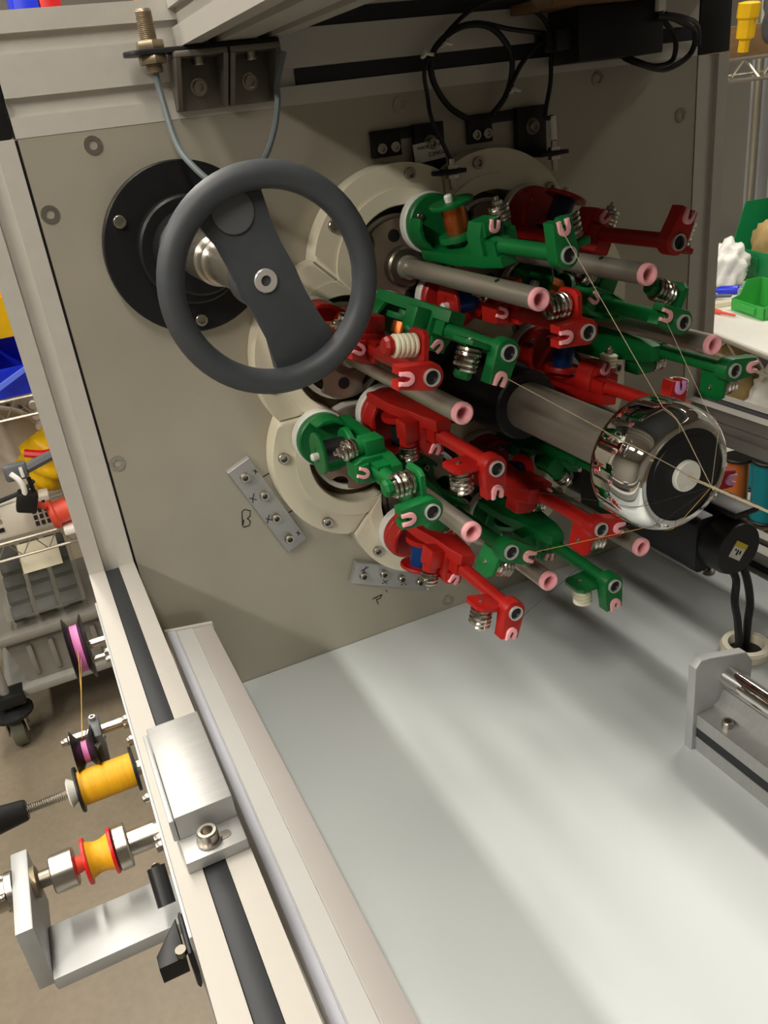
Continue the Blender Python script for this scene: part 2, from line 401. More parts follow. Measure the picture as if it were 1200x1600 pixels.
# inner star island
star = []
for k in range(8):
    a = math.radians(GA[k])
    an = math.atan2(tn * math.sin(h), tn * math.cos(h) - RG)
    for i in range(15):
        an_ = -an + (-(2 * PI - 2 * an)) * 0 + ((2 * an - 2 * PI) + 0) * 0
        ang = (2 * PI - an) - (2 * PI - 2 * an) * i / 14 if False else (-an if an < 0 else -an) + 0
        th = (2 * PI - an) + (an - (2 * PI - an)) * i / 14
        star.append(rotp((RG + RI * math.cos(th), RI * math.sin(th)), a))
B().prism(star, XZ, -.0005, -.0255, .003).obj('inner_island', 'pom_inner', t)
B().prism([(CX + .19 * math.cos(2 * PI * i / 64), CZ + .19 * math.sin(2 * PI * i / 64)) for i in range(64)], XZ, -.0003, -.0025).obj('recess_floor', 'recess', t)

# ------------------------------------------------------------------ carriers: their feet ride round the horn gears
def O(px, py, y):      # pixel of the 1200 x 1600 photograph -> x, z on a plane parallel to the face plate
    d = Vector(((px - 600) / 1296.95, (py - 800) / 1296.95, 1))
    wd = Vector([R0[i] * d[0] + R1[i] * d[1] + R2[i] * d[2] for i in range(3)]); s = (y + D) / wd[1]
    return wd[0] * s, wd[2] * s
LA = .255
CAR = [ # tip bushing pixel, tip eyelet pixel, colour, bobbin, spring near the tip, middle spring, retainer, label
 ((884, 398), (877, 358), 'green', 'copper', 's', 's', 0, 'green yarn carrier with copper bobbin, topmost of the green ones, under the labelled sensor'),
 ((1055, 378), (1068, 345), 'red', 'navy', 's', 's', 0, 'red yarn carrier at the upper right, its arm pointing to the right post'),
 ((914, 518), (882, 525), 'red', 'blue_wire', 's', 's', 0, 'red yarn carrier with blue bobbin under the upper left guide tube, eyelet facing left'),
 ((1063, 503), (1037, 493), 'green', 'copper', 's', 's', 1, 'green yarn carrier between the two right-hand guide tubes, big spring above its eyelet'),
 ((1143, 578), (1167, 573), 'green', 'black', 's', 's', 0, 'green yarn carrier reaching farthest right, above the right side rail'),
 ((1052, 640), (1059, 599), 'red', 'blue_wire', 'w', 'w', 0, 'red yarn carrier behind the chrome former, its upright tip just above the chrome rim'),
 ((791, 550), (780, 585), 'green', 'copper', 's', 's', 1, 'green yarn carrier right of the handwheel rim, its tip pointing down beside the black collar'),
 ((671, 588), (640, 590), 'red', 'copper', 'w', 's', 1, 'red yarn carrier with white ribbed roller beside the lower right of the handwheel rim'),
 ((672, 797), (640, 807), 'green', 'black', 's', 's', 1, 'green yarn carrier with black bobbin at the lower left lobe of the ring'),
 ((772, 730), (773, 760), 'red', 'black', 's', 's', 0, 'red yarn carrier between the left guide tube and lower left guide tube'),
 ((802, 955), (797, 980), 'red', 'blue_wire', 's', 's', 0, 'red yarn carrier with blue bobbin, lowest of all, hanging over the white table'),
 ((935, 825), (960, 823), 'red', 'navy', 's', 's', 0, 'red yarn carrier below the steel mandrel, its tip touching the chrome former at lower left'),
 ((795, 860), (820, 866), 'green', 'black', 's', 's', 0, 'green yarn carrier between the two lower guide tubes, gold yarn leaving its eyelet'),
 ((956, 913), (957, 937), 'green', 'black', 'w', 's', 0, 'green yarn carrier with white ribbed roller above the white table'),
 ((1002, 765), (1019, 780), 'green', 'black', 's', 's', 0, 'shaded green yarn carrier under the mandrel, mostly hidden by the chrome former'),
 ((1112, 752), (1141, 747), 'red', 'navy', 's', 's', 0, 'red yarn carrier hidden by the chrome former, only its eyelet tip peeping out at right'),
]
def UV(p, q, t): return Vector((p, -t, q))       # polygon in the carrier's u-v plane, extruded outwards
def stadium():
    pts = []
    for i in range(17):
        an = PI / 2 + PI * i / 16; pts.append((-.011 + .0108 * math.cos(an), .0108 * math.sin(an)))
    pts += [(.005, -.0092), (.0158, -.0088), (.0158, -.0026), (.0085, -.0022), (.0085, .0022), (.0158, .0026), (.0158, .0088), (.005, .0092)]
    return pts
def u_eyelet(bb, cu, cv, a0, a1, ang=0, s=1):
    o, i = .0054 * s, .0023 * s; pts = []
    for k in range(13):
        an = PI / 2 + PI * k / 12; pts.append((o * math.cos(an), o * math.sin(an)))
    pts += [(.0068 * s, -o), (.0068 * s, -i)]
    for k in range(9):
        an = -PI / 2 - PI * k / 8; pts.append((i * math.cos(an), i * math.sin(an)))
    pts += [(.0068 * s, i), (.0068 * s, o)]
    c, sn = math.cos(ang), math.sin(ang)
    bb.prism([(cu + p * c - q * sn, cv + p * sn + q * c) for p, q in pts], UV, a0, a1, .0008)
    return bb
MESH = {}
def part(parent, key, name, material, make):
    """shared mesh for alike carrier parts"""
    k = (key, material)
    if k not in MESH:
        b_ = B(); make(b_); o_ = b_.obj(name, material, parent, local=True); MESH[k] = o_.data; return o_
    o_ = bpy.data.objects.new(name, MESH[k]); C.objects.link(o_); o_.parent = parent
    return o_
def carrier(tip, eye, colr, bob, near, mid, ret, label):
    tx, tz = O(tip[0], tip[1], -LA); ex, ez = O(eye[0], eye[1], -LA)
    th = math.atan2(ez - tz, ex - tx)
    bx, bz = tx + .011 * math.cos(th), tz + .011 * math.sin(th)
    t = thing('yarn_carrier', (bx, 0, bz), label, 'yarn carrier', 'red and green yarn carriers on the ring')
    t.rotation_euler = (0, -th, 0)
    def P(u, a, v): return (u, -a, v)
    part(t, 'foot', 'foot', 'foot', lambda b: b.lathe([(.012, .0275), (.029, .0275), (.0295, .030), (.0295, .037), (.028, .0385), (0, .0385)], (0, 0, 0), (0, -1, 0), 32))
    def base(b):
        b.lathe([(.0275, .0386), (.0275, .0455), (.026, .047), (0, .047)], (0, 0, 0), (0, -1, 0), 32)
        pts = [( .0272 * math.cos(math.radians(x)), .0272 * math.sin(math.radians(x))) for x in range(60, 301, 10)]
        pts += [( .0238 * math.cos(math.radians(x)), .0238 * math.sin(math.radians(x))) for x in range(300, 59, -10)]
        b.prism(pts, UV, .0468, .066, .001)
    bs = part(t, 'base', 'base', colr, base)
    screw(bs, P(.012, .0468, .014), r=.0035, h=.003, local=True)
    def spine(b):
        b.prism([(.046, -.0215), (.098, -.0195), (.128, -.0135), (.150, -.0125), (.170, -.0075), (.170, .0075), (.150, .0125), (.128, .0150), (.098, .0195), (.046, .0215)],
                lambda p, q, s_: Vector((s_, -p, q)), -.0185, -.0290, .0018)
        b.prism([(.105, -.0190), (.128, -.0060), (.166, -.0060), (.166, -.0190)], lambda p, q, s_: Vector((q, -p, s_)), -.0085, .0085)
        b.cyl(P(-.0190, .084, -.003), P(-.0126, .084, -.003), .0085, 14)
    part(t, 'spine', 'spine', colr, spine)
    def block(b):
        b.prism([(-.0265, -.0125), (.001, -.0135), (.0095, -.0090), (.0095, .0075), (-.002, .0125), (-.0265, .0125)], UV, .128, .150, .0015)
        b.prism([(-.003, -.009), (.0095, -.008), (.0095, .007), (-.003, .008)], UV, .1495, .1535, .001)
    part(t, 'block', 'eyelet_block', colr, block)
    def arm(b):
        b.tube([P(-.0125, .146, 0), P(-.0115, .175, 0), P(-.011, .246, 0)], [.0085, .0068, .0066], 12)
    part(t, 'arm', 'arm', colr, arm)
    part(t, 'finger', 'tip_finger', colr, lambda b: b.prism(stadium(), UV, .2455, .258, .001))
    bu = part(t, 'bushing', 'bushing', 'ring_bright', lambda b: b.ring(P(-.011, .2440, 0), (0, -1, 0), .0056, .0068, .0165, 24))
    part(bu, 'bore', 'bore', 'black', lambda b: b.lathe([(.0057, .245), (.0057, .2585), (.0034, .2590), (.0030, .2583), (0, .2583)], P(-.011, 0, 0), (0, -1, 0), 18))
    part(t, 'tip_eye', 'eyelet', 'lilac' if label.startswith('red yarn carrier hidden') or 'upright tip' in label else 'pink', lambda b: u_eyelet(b, .0090, 0, .2572, .2605))
    part(t, 'mid_eye', 'eyelet', 'pink', lambda b: u_eyelet(b, .0028, -.0015, .1530, .1560, math.radians(-25), .92))
    # spring near the tip with its tab
    def tab(b):
        b.prism([(.221, -.004), (.221, -.028), (.225, -.032), (.244, -.032), (.249, -.028), (.249, -.010), (.2555, -.004)], lambda p, q, s: Vector((s, -p, q)), -.0125, -.0085, .0008)
        b.cyl(P(-.0085, .235, -.020), P(.0105, .235, -.020), .0042, 12)
    tb = part(t, 'tab', 'spring_tab', colr, tab)
    screw(tb, P(-.0125, .233, -.021), ax=(-1, 0, 0), r=.0022, h=.001, local=True)
    def bellows(u0, u1, a, v, n):
        def mk(b):
            pr = [(0, 0)]
            for i in range(n):
                q = (u1 - u0) / n * i; dq = (u1 - u0) / n
                pr += [(.0076, q + dq * .02), (.0092, q + dq * .3), (.0092, q + dq * .7), (.0076, q + dq * .98)]
            pr += [(0, u1 - u0)]; b.lathe(pr, P(u0, a, v), (1, 0, 0), 24)
        return mk
    if near == 'w': part(t, 'near_white', 'ribbed_roller', 'cream_spring', bellows(-.0083, .0115, .235, -.020, 5))
    else: part(t, 'near_spring', 'coil_spring', 'spring_steel', lambda b: b.coil(P(-.0075, .235, -.020), P(.0112, .235, -.020), .0086, .0020, 4.7))
    if ret: part(t, 'retainer', 'spring_retainer', colr, lambda b: b.lathe([(.0075, .0125), (.0078, .0165), (.006, .019), (0, .0195)], P(0, .235, -.020), (1, 0, 0), 8))
    # middle spring on its post
    def post_(b):
        b.box(P(-.024, .146, -.0115), P(-.0045, .125, -.0275), .0015)
        b.cyl(P(-.006, .1355, -.020), P(.001, .1355, -.020), .0085, 16)
    part(t, 'mid_post', 'spring_post', colr, post_)
    if mid == 'w': part(t, 'mid_white', 'ribbed_roller', 'cream_spring', bellows(.001, .0145, .1355, -.020, 4))
    else: part(t, 'mid_spring', 'coil_spring', 'spring_steel', lambda b: b.coil(P(.0015, .1355, -.020), P(.0140, .1355, -.020), .0080, .0019, 3.7))
    def bolt(b):
        b.cyl(P(.001, .1355, -.020), P(.0225, .1355, -.020), .0022, 10)
        b.lathe([(.0045, 0), (.0045, .0035), (.003, .0045), (0, .0045)], P(.0150, .1355, -.020), (1, 0, 0), 6)
    part(t, 'mid_bolt', 'bolt', 'steel', bolt)
    # bobbin
    bo = part(t, 'bobbin', 'bobbin', bob, lambda b: b.lathe([(.0105, -.007), (.0112, -.004), (.0112, .015), (.0105, .0185)], P(0, .084, -.003), (1, 0, 0), 24))
    part(bo, 'in_flange', 'inner_flange', colr, lambda b: b.lathe([(.019, -.0125), (.019, -.0085), (.0185, -.007), (0, -.007)], P(0, .084, -.003), (1, 0, 0), 28))
    part(bo, 'out_flange', 'outer_flange', colr, lambda b: b.lathe([(.0, .0185), (.0205, .0185), (.021, .0195), (.021, .0215), (.020, .0222), (.007, .0222), (.006, .0212), (0, .0212)], P(0, .084, -.003), (1, 0, 0), 32))
    part(bo, 'nub', 'cord_stop', 'white_plastic', lambda b: b.lathe([(.0036, .0212), (.0040, .027), (.003, .0285), (0, .0285)], P(0, .084, -.001), (1, 0, 0), 10))
    return t, th, (bx, bz)
CARS = [carrier(*c) for c in CAR]

# horn gears: notches face the nearest carrier foot
gl = ['upper right', 'top right', 'top left', 'left', 'lower left', 'bottom left', 'bottom right', 'right']
for k in range(8):
    gx, gz = gpos(k)
    nb = min(CARS, key=lambda c: (c[2][0] - gx) ** 2 + (c[2][1] - gz) ** 2); an0 = math.atan2(nb[2][1] - gz, nb[2][0] - gx)
    t = thing('horn_gear', (gx, -.003, gz), 'notched round metal horn gear inside the %s lobe of the white ring' % gl[k], 'horn gear', 'horn gears in the ring')
    pts = []
    for q in range(4):
        a0 = an0 + q * PI / 2; nr, R_ = .0125, .0465
        dn = 2 * math.asin(nr / 2 / R_) * 1.0
        for i in range(9):
            an = a0 + dn + (PI / 2 - 2 * dn) * i / 8 - PI / 2
            pts.append((gx + R_ * math.cos(an), gz + R_ * math.sin(an)))
        cx_, cz_ = gx + R_ * math.cos(a0), gz + R_ * math.sin(a0)
        for i in range(1, 8):
            an = a0 - PI / 2 - .25 - (PI - .5) * i / 8
            pts.append((cx_ + nr * math.cos(an), cz_ + nr * math.sin(an)))
    B().prism(pts, XZ, -.012, -.018, .0006).obj('notched_disc', 'gear', t)
    B().ring((gx, -.0045, gz), (0, -1, 0), .0445, .0500, .006, 40).obj('bearing_ring', 'white_plastic', t)
    B().lathe([(.020, 0), (.020, .010), (.018, .012), (0, .012)], (gx, -.0182, gz), (0, -1, 0), 28).obj('hub', 'steel_dark', t)
    for q in range(2):
        an = an0 + PI / 4 + q * PI
        B().lathe([(.0062, 0), (.0062, .0006), (0, .0006)], (gx + .031 * math.cos(an), -.0180, gz + .031 * math.sin(an)), (0, -1, 0), 16).obj('dark_hole', 'black', t)  # black discs stand for the shade inside open holes
# guide tubes
tl_ = ['upper right guide tube ending left of the right post', 'top right guide tube between red and green carriers', 'upper left guide tube, long and bare, above the black collar', 'left guide tube under the red carrier with white roller', 'lower left guide tube touching the lowest red carrier arm', 'bottom guide tube pointing over the white table', 'bottom right guide tube under the chrome former', 'guide tube hidden behind the chrome former']
for k in range(8):
    gx, gz = gpos(k)
    t = thing('guide_tube', (gx, -.03, gz), 'steel ' + tl_[k] + ', pink ceramic eye', 'guide tube', 'steel guide tubes with pink eyes')
    B().lathe([(.0052, .0002), (.0088, .0002), (.0088, .230), (.0052, .230), (.0052, .0002)], (gx, -.0302, gz), (0, -1, 0), 28, cap=False).obj('tube', 'tube_steel', t)
    B().lathe([(.0089, .0003), (.0118, .0003), (.0118, .003), (.0108, .0045), (.0118, .006), (.0112, .009), (.0089, .010)], (gx, -.0302, gz), (0, -1, 0), 28, cap=False).obj('collar', 'tube_steel', t)
    B().lathe([(.0050, -.02), (.0046, -.002), (.0052, .0008), (.0072, .0022), (.0088, .0012), (.0091, -.0012), (.0090, -.003)], (gx, -.2602, gz), (0, -1, 0), 28, cap=False).obj('ceramic_eye', 'pink', t)
    screw(t, (gx - .003, -.205, gz + .0076), ax=(-.3, 0, 1), r=.0022, h=.0013, material='black_metal', name='grub_screw')

# ------------------------------------------------------------------ mandrel tube, collar and chrome former
t = thing('mandrel', (CX, -.026, CZ), 'polished steel mandrel tube with black collar at the ring centre', 'mandrel')
B().lathe([(.0230, .10), (.0230, .292), (.0215, .294), (0, .294)], (CX, -.026, CZ), (0, -1, 0), 40).obj('tube', 'tube_steel', t)
B().lathe([(.05, 0), (.05, .012), (.036, .014), (.036, .095), (.034, .098), (.034, .128), (.032, .130), (.0231, .130)], (CX, -.026, CZ), (0, -1, 0), 40).obj('collar', 'black_metal', t)
for an in (40, 130, 220, 310):
    a = math.radians(an); screw(t, (CX + .036 * math.cos(a), -.075, CZ + .036 * math.sin(a)), ax=(math.cos(a), 0, math.sin(a)), r=.004, h=.003)
t = thing('chrome_former', (CX, -.322, CZ), 'shiny chrome doughnut former with black face and white centre disc', 'former')
YF = -.3205
prof = [(.0235, -.0105)]
for i in range(9): an = PI / 2 * i / 8; prof.append((.0378 + .0130 * math.sin(an), -.0105 + .0130 - .0130 * math.cos(an)))
for i in range(17): an = PI / 2 * i / 16; prof.append((.0375 + .0133 * math.cos(an), .0200 + .0250 * math.sin(an)))
prof += [(.0365, .0452), (.0362, .0440)]
B().lathe(prof, (CX, YF, CZ), (0, -1, 0), 64, cap=False).obj('rim', 'chrome', t, smooth=60)
B().lathe([(.0363, .0425), (.0363, .0436), (.0305, .0438), (.0300, .0446), (.010, .0450), (0, .0450)], (CX, YF, CZ), (0, -1, 0), 48).obj('face', 'black_metal', t)
B().lathe([(.0122, .0450), (.0122, .0480), (.0114, .0490), (0, .0492)], (CX, YF, CZ), (0, -1, 0), 32).obj('centre_disc', 'white_plastic', t)

# ------------------------------------------------------------------ handwheel
HX, HZ = .1575, -.0940
t = thing('handwheel', (HX, -.001, HZ - .075), 'dark grey two-spoke handwheel on a round black flange', 'handwheel')
fl = B().lathe([(.075, .0003), (.075, .011), (.074, .012), (0, .012)], (HX, 0, HZ), (0, -1, 0), 64).obj('flange', 'black_metal', t)
B().lathe([(.047, .0121), (.047, .026), (.045, .028), (.036, .028), (.036, .055), (.034, .057), (0, .057)], (HX, 0, HZ), (0, -1, 0), 56).obj('bearing_boss', 'black_metal', t)
for an in (150, 267, 30):
    a = math.radians(an); screw(fl, (HX + .064 * math.cos(a), -.0121, HZ + .064 * math.sin(a)), r=.0055, h=.004)
B().lathe([(.0205, .0571), (.0205, .118), (.0185, .120), (.0185, .135), (.0165, .137), (.0165, .238)], (HX, 0, HZ), (0, -1, 0), 40).obj('shaft', 'steel', t)
YW = -.247
B().torus((HX + .001, YW - .0065, HZ - .001), (0, -1, 0), .0668, .0089, 72, 16, .95).obj('rim', 'wheel', t)
sp = []
ax_ = math.radians(109)
for s in (0, PI):
    for da, r in ((-24, .0605), (-12, .062), (0, .0625), (12, .062), (24, .0605)):
        an = ax_ + s + math.radians(da); sp.append((HX + r * math.cos(an), HZ + r * math.sin(an)))
    for q, hw in ((.035, .0195), (.018, .0195), (.0, .0205), (-.018, .0195), (-.035, .0195)):
        c_, s_ = math.cos(ax_ + s), math.sin(ax_ + s)
        sp.append((HX + q * c_ - hw * s_, HZ + q * s_ + hw * c_))
B().prism(sp, XZ, YW + .005, YW - .002, .0012).obj('spoke', 'wheel', t)
hb = B().lathe([(.0200, -.016), (.0200, .0064), (.0185, .0075), (.0078, .0075)], (HX - .0020, YW + .006, HZ), (0, -1, 0), 40).obj('hub', 'wheel', t)
B().lathe([(.0080, .0050), (.0080, .0072), (.0074, .0078), (.0036, .0078), (.0036, .0040)], (HX - .0020, YW + .004, HZ), (0, -1, 0), 28).obj('hub_insert', 'ring_bright', hb)
B().lathe([(.0138, 0), (.0138, .0012), (.012, .0016), (0, .0016)], (HX + .0485 * math.cos(ax_), YW - .0021, HZ + .0485 * math.sin(ax_)), (0, -1, 0), 28).obj('grip_pad', 'slate', t)

# ------------------------------------------------------------------ sensor bracket on the overhead beam
B().lathe([(.0036, .0020), (.0036, .0046), (0, .0046)], (HX - .0020, YW + .004, HZ), (0, -1, 0), 18).obj('hub_bore', 'black', hb)
t = thing('sensor_plate', (.21, -.02, .0600), 'black flat plate under the overhead beam holding the threaded sensor', 'bracket plate')
pp = [(.147 + .012 * math.cos(an), -.020 + .012 * math.sin(an)) for an in [PI / 2 + PI * i / 12 for i in range(13)]] + [(.262, -.032), (.266, -.028), (.266, -.008)]
B().prism(pp, XY, .0602, .0640, .0008).obj('plate', 'black_metal', t)
for i, bx in enumerate((.1725, .2185)):
    t = thing('corner_bracket', (bx + .022, -.02, .0165), ['dark cast corner bracket nearest the threaded sensor', 'dark cast corner bracket farther from the threaded sensor'][i], 'bracket', 'corner brackets under the beam')
    x0, x1 = bx, bx + .044
    B().box((x0, -.0065, .0168), (x1, -.0013, .0600), .0008).obj('wall_flange', 'bracket_grey', t)
    B().box((x0, -.0400, .0555), (x1, -.0066, .0600), .0008).obj('beam_flange', 'bracket_grey', t)
    for q in (x0, x1 - .004):
        B().prism([(-.0066, .0185), (-.0120, .0175), (-.0400, .0554), (-.0066, .0554)], YZ, q, q + .004).obj('gusset', 'bracket_grey', t)
    B().ring(((x0 + x1) / 2, -.0066, .0340), (0, -1, 0), .0042, .0072, .0015, 20).obj('washer', 'steel', t)
    screw(t, ((x0 + x1) / 2, -.0075, .0340), r=.0055, h=.005)
    screw(t, ((x0 + x1) / 2, -.023, .0554), ax=(0, 0, -1), r=.0055, h=.006)
t = thing('threaded_sensor', (.1580, -.020, .045), 'brassy threaded proximity sensor standing in the black plate with two nuts', 'sensor')
th_ = [(.0062, -.0150)]
for i in range(34): th_ += [(.0062, -.0150 + i * .0013), (.0068, -.0150 + i * .0013 + .00065)]
th_ += [(.0062, .0300), (.0056, .0308), (0, .0308)]
B().lathe(th_, (.1580, -.020, .0620), (0, 0, 1), 24).obj('barrel', 'brass_nickel', t)
for z0, z1 in ((.0641, .0705), (.0535, .0601)):
    B().lathe([(.0069, 0), (.0112, 0), (.0118, .001), (.0118, z1 - z0 - .001), (.0112, z1 - z0), (.0069, z1 - z0)], (.1580, -.020, z0), (0, 0, 1), 6).obj('nut', 'brass_nickel', t)
def smooth_path(pts, k=8):
    P_ = [Vector(p) for p in pts]; out = []
    for i in range(len(P_) - 1):
        p0, p1, p2, p3 = P_[max(i - 1, 0)], P_[i], P_[i + 1], P_[min(i + 2, len(P_) - 1)]
        for j in range(k):
            s = j / k
            out.append(.5 * ((2 * p1) + (p2 - p0) * s + (2 * p0 - 5 * p1 + 4 * p2 - p3) * s * s + (3 * p1 - p0 - 3 * p2 + p3) * s ** 3))
    out.append(P_[-1]); return out
def XP(px, py, y): x, z = O(px, py, y); return (x, y, z)
b = B().tube(smooth_path([(.1580, -.020, .0475), (.1585, -.021, .030), XP(275, 222, -.035), XP(300, 258, -.05), XP(340, 290, -.06), XP(380, 295, -.055), XP(412, 250, -.045), XP(428, 205, -.042), XP(434, 160, -.043), XP(433, 130, -.042), (.264, -.041, .052)]), .0027)
tag(b.obj('sensor_cable', 'cable_grey'), 'grey sensor cable looping down behind the handwheel and back up to the beam', 'cable')

# ------------------------------------------------------------------ black sensor brackets over the ring
def sensor_bracket(xa0, xa1, xb0, xb1, zt, za, zb, label, zoff=0):
    t = thing('sensor_bracket', ((xa0 + xb1) / 2, -.002, zb), label, 'bracket', 'black sensor brackets over the ring')
    B().box((xa0, -.0060, za), (xa1, -.0010, zt), .0006).obj('left_tab', 'black_metal', t)
    B().box((xa1 - .0005, -.0058, zt - .010), (xb0 + .0005, -.0012, zt), .0005).obj('bridge', 'black_metal', t)
    B().box((xb0, -.0090, zb), (xb1, -.0010, zt + .001), .0006).obj('right_tab', 'black_metal', t)
    B().box((xb0 + .006, -.0420, zb - .001), (xb1 + .004, -.0075, zb + .003), .0008).obj('shelf', 'black_metal', t)
    for x in (xa0 + .3 * (xa1 - xa0), xa0 + .76 * (xa1 - xa0)): screw(t, (x, -.0061, za + .008), r=.0050, h=.003)
    B().ring(((xb0 + xb1) / 2, -.0091, zt - .018), (0, -1, 0), .003, .0082, .0012, 20).obj('washer', 'steel_dark', t)
    screw(t, ((xb0 + xb1) / 2 + .001, -.0100, zt - .018), r=.0052, h=.004)
    xs, ys = xb1 - .006, -.030
    s = B(); s.lathe([(.0030, -.016), (.0030, .012), (.0022, .013), (0, .013)], (xs, ys, zb), (0, 0, 1), 14).obj('probe', 'steel', t)
    for z0 in (zb - .0055, zb + .0032): B().lathe([(.0031, 0), (.0062, 0), (.0062, .0032), (.0031, .0032)], (xs, ys, z0), (0, 0, 1), 6).obj('nut', 'steel', t)
    return t, (xs, ys, zb + .013)
tA, sA = sensor_bracket(.351, .382, .3955, .428, -.019, -.0430, -.0640, 'black sensor bracket with white maker label above the topmost green carrier')
tB, sB = sensor_bracket(.457, .485, .513, .548, -.0165, -.0430, -.0620, 'black sensor bracket without label at the right above the ring')
# white maker label, lettering upside down as fixed
lb = B().box((.3925, -.0106, -.0520), (.4260, -.0093, -.0345)).obj('maker_label', 'label_white', tA)
lb.rotation_euler = (0, math.radians(-4), 0)
lb['label'] = 'white maker label with small black print, upside down'
off = Vector((.4092, 0, -.0430)) 
for v in lb.data.vertices: v.co -= (Vector((.4092, -.010, -.0430)) - world_off(tA))
lb.location = Vector((.4092, -.010, -.0430)) - world_off(tA)
def text(parent, s, loc, size, rot, material='ink', name='print'):
    cu = bpy.data.curves.new(name, 'FONT'); cu.body = s; cu.size = size; cu.extrude = .0001; cu.align_x = 'CENTER'; cu.align_y = 'CENTER'
    cu.materials.append(MATS[material]); o = bpy.data.objects.new(name, cu); C.objects.link(o); o.parent = parent
    bpy.context.view_layer.update(); me = bpy.data.meshes.new_from_object(o.evaluated_get(bpy.context.evaluated_depsgraph_get())); bpy.data.objects.remove(o)
    o = bpy.data.objects.new(name, me); C.objects.link(o); o.parent = parent
    o.rotation_euler = rot; o.location = loc; return o
text(lb, 'TONICS', (.008, -.0009, -.0030), .0052, (PI / 2, PI, 0))
text(lb, 'MADE IN KOREA', (.001, -.0009, .0044), .0037, (PI / 2, PI, 0))
B().cyl((sB[0], sB[1], sB[2]), (sB[0] - .001, sB[1], sB[2] + .022), .0034).obj('heat_shrink', 'white_plastic', tB)

# cable loops up to the driver box
def cable(pts, r, label, mt='cable_black', name='cable', group='black cables under the top beam'):
    return tag(B().tube(smooth_path(pts), r).obj(name, mt), label, 'cable', group)
cable([(sA[0], sA[1], sA[2] - .002), XP(676, 190, -.025), XP(668, 150, -.02), XP(664, 105, -.02), XP(690, 62, -.02), XP(730, 20, -.02), XP(770, 0, -.02), XP(810, 2, -.02), XP(845, 25, -.02), XP(862, 50, -.022), XP(880, 55, -.024)], .0021, 'thin black cable rising from the labelled sensor to the driver box')
ring_c = [XP(735, 188, -.012), XP(700, 165, -.014), XP(675, 120, -.018), XP(680, 75, -.02), XP(720, 42, -.022), XP(765, 42, -.022), XP(795, 75, -.02), XP(800, 110, -.02), XP(790, 150, -.016), XP(768, 180, -.014)]
cable(ring_c, .0030, 'coiled loop of black cable hanging over the right sensor bracket')
cable([(sB[0] - .001, sB[1], sB[2] + .021), XP(852, 180, -.028), XP(860, 130, -.024), XP(862, 85, -.022), XP(872, 55, -.024), XP(890, 45, -.026)], .0023, 'black cable dropping straight to the right sensor probe')
cable([XP(690, 60, -.018), XP(740, 36, -.019), XP(800, 46, -.019), XP(850, 52, -.022), XP(885, 58, -.026)], .0022, 'black cable running level from the coil to the driver box')
cable([XP(790, 150, -.020), XP(815, 100, -.022), XP(845, 66, -.024), XP(880, 62, -.026)], .0026, 'black cable slanting up from the coil to the driver box')
for px, py in ((664, 84), (694, 68), (800, 140)):
    x, y, z = XP(px, py, -.0215)
    t_ = B().torus((x, y, z), (.6, 0, -.6), .0042, .0013, 16, 6); t_.cyl((x, y - .004, z), (x + .004, y - .009, z - .002), .0016, 8)
    tag(t_.obj('cable_tie', 'white_plastic'), {664: 'white cable tie at the left of the black coil', 694: 'white cable tie at the upper left of the black coil', 800: 'white cable tie at the lower right of the black coil'}[px], 'cable tie', 'white cable ties')
t = thing('driver_box', (.60, -.03, .018), 'matt black driver box hanging on the top beam at the right', 'driver box')
x0, z0 = O(905, 97, -.052); x1, _ = O(1036, 84, -.052)
B().box((x0, -.052, z0), (x1, -.0012, z0 + .047), .0015).obj('case', 'black_metal', t)
for i in range(4): B().box((x0 - .020 - .004 * (i % 2), -.045 + i * .009, z0 + .012 + .006 * (i % 2)), (x0 + .0005, -.039 + i * .009, z0 + .03), .001).obj('connector', 'black', t)
B().box((x1 - .012, -.058, z0 + .036), (x1 - .003, -.0519, z0 + .046), .0008).obj('white_plug', 'white_plastic', t)
b = B().box((x0 - .045, -.075, z0 + .0474), (x1 + .02, -.004, z0 + .0560), .001)
tag(b.obj('brown_board', 'board'), 'thin brown board lying on top of the driver box', 'board')
cable([XP(1026, 25, -.056), XP(1055, 30, -.05), XP(1085, 50, -.04), XP(1078, 85, -.035), XP(1040, 108, -.035), XP(1000, 100, -.04), XP(975, 90, -.03)], .0030, 'black cable looping beside the right post from the driver box')
cable([XP(1035, 30, -.05), XP(1055, 60, -.045), XP(1050, 95, -.04), XP(1020, 103, -.04), XP(985, 92, -.035), XP(960, 84, -.02)], .0027, 'inner black cable loop under the right end of the driver box')
cable([XP(1040, 22, -.05), XP(1072, 28, -.04), XP(1090, 40, -.02), XP(1092, 70, -.006)], .0024, 'short black cable reaching from the driver box to the right post')

# ------------------------------------------------------------------ bars with marker writing
def bar(p0, p1, wdt, n, label, marks):
    a = Vector((p0[0], 0, p0[1])); c = Vector((p1[0], 0, p1[1])); d = (c - a).normalized(); nn = Vector((-d.z, 0, d.x)); Ln = (c - a).length
    t = thing('stop_bar', (a + c) / 2 + Vector((0, -.001, -wdt / 2)), label, 'metal bar', 'milled bars bolted to the plate')
    def f(p, q, s): return a + d * p + nn * q + Vector((0, s, 0))
    B().prism([(0, -wdt / 2), (Ln, -wdt / 2), (Ln, wdt / 2), (0, wdt / 2)], f, -.0003, -.0085, .0008).obj('bar', 'alu_mill', t)
    for i in range(n):
        pos = f(Ln * (.12 + .76 * i / (n - 1)), .0 + (-.002, .003, -.001, -.003)[i], -.0086); screw(t, pos, r=.0050, h=.0055)
    for strokes in marks:
        B().tube([f(p, q, -.0086) for p, q in strokes], .0005, 6).obj('marker_stroke', 'ink', t)
    return t
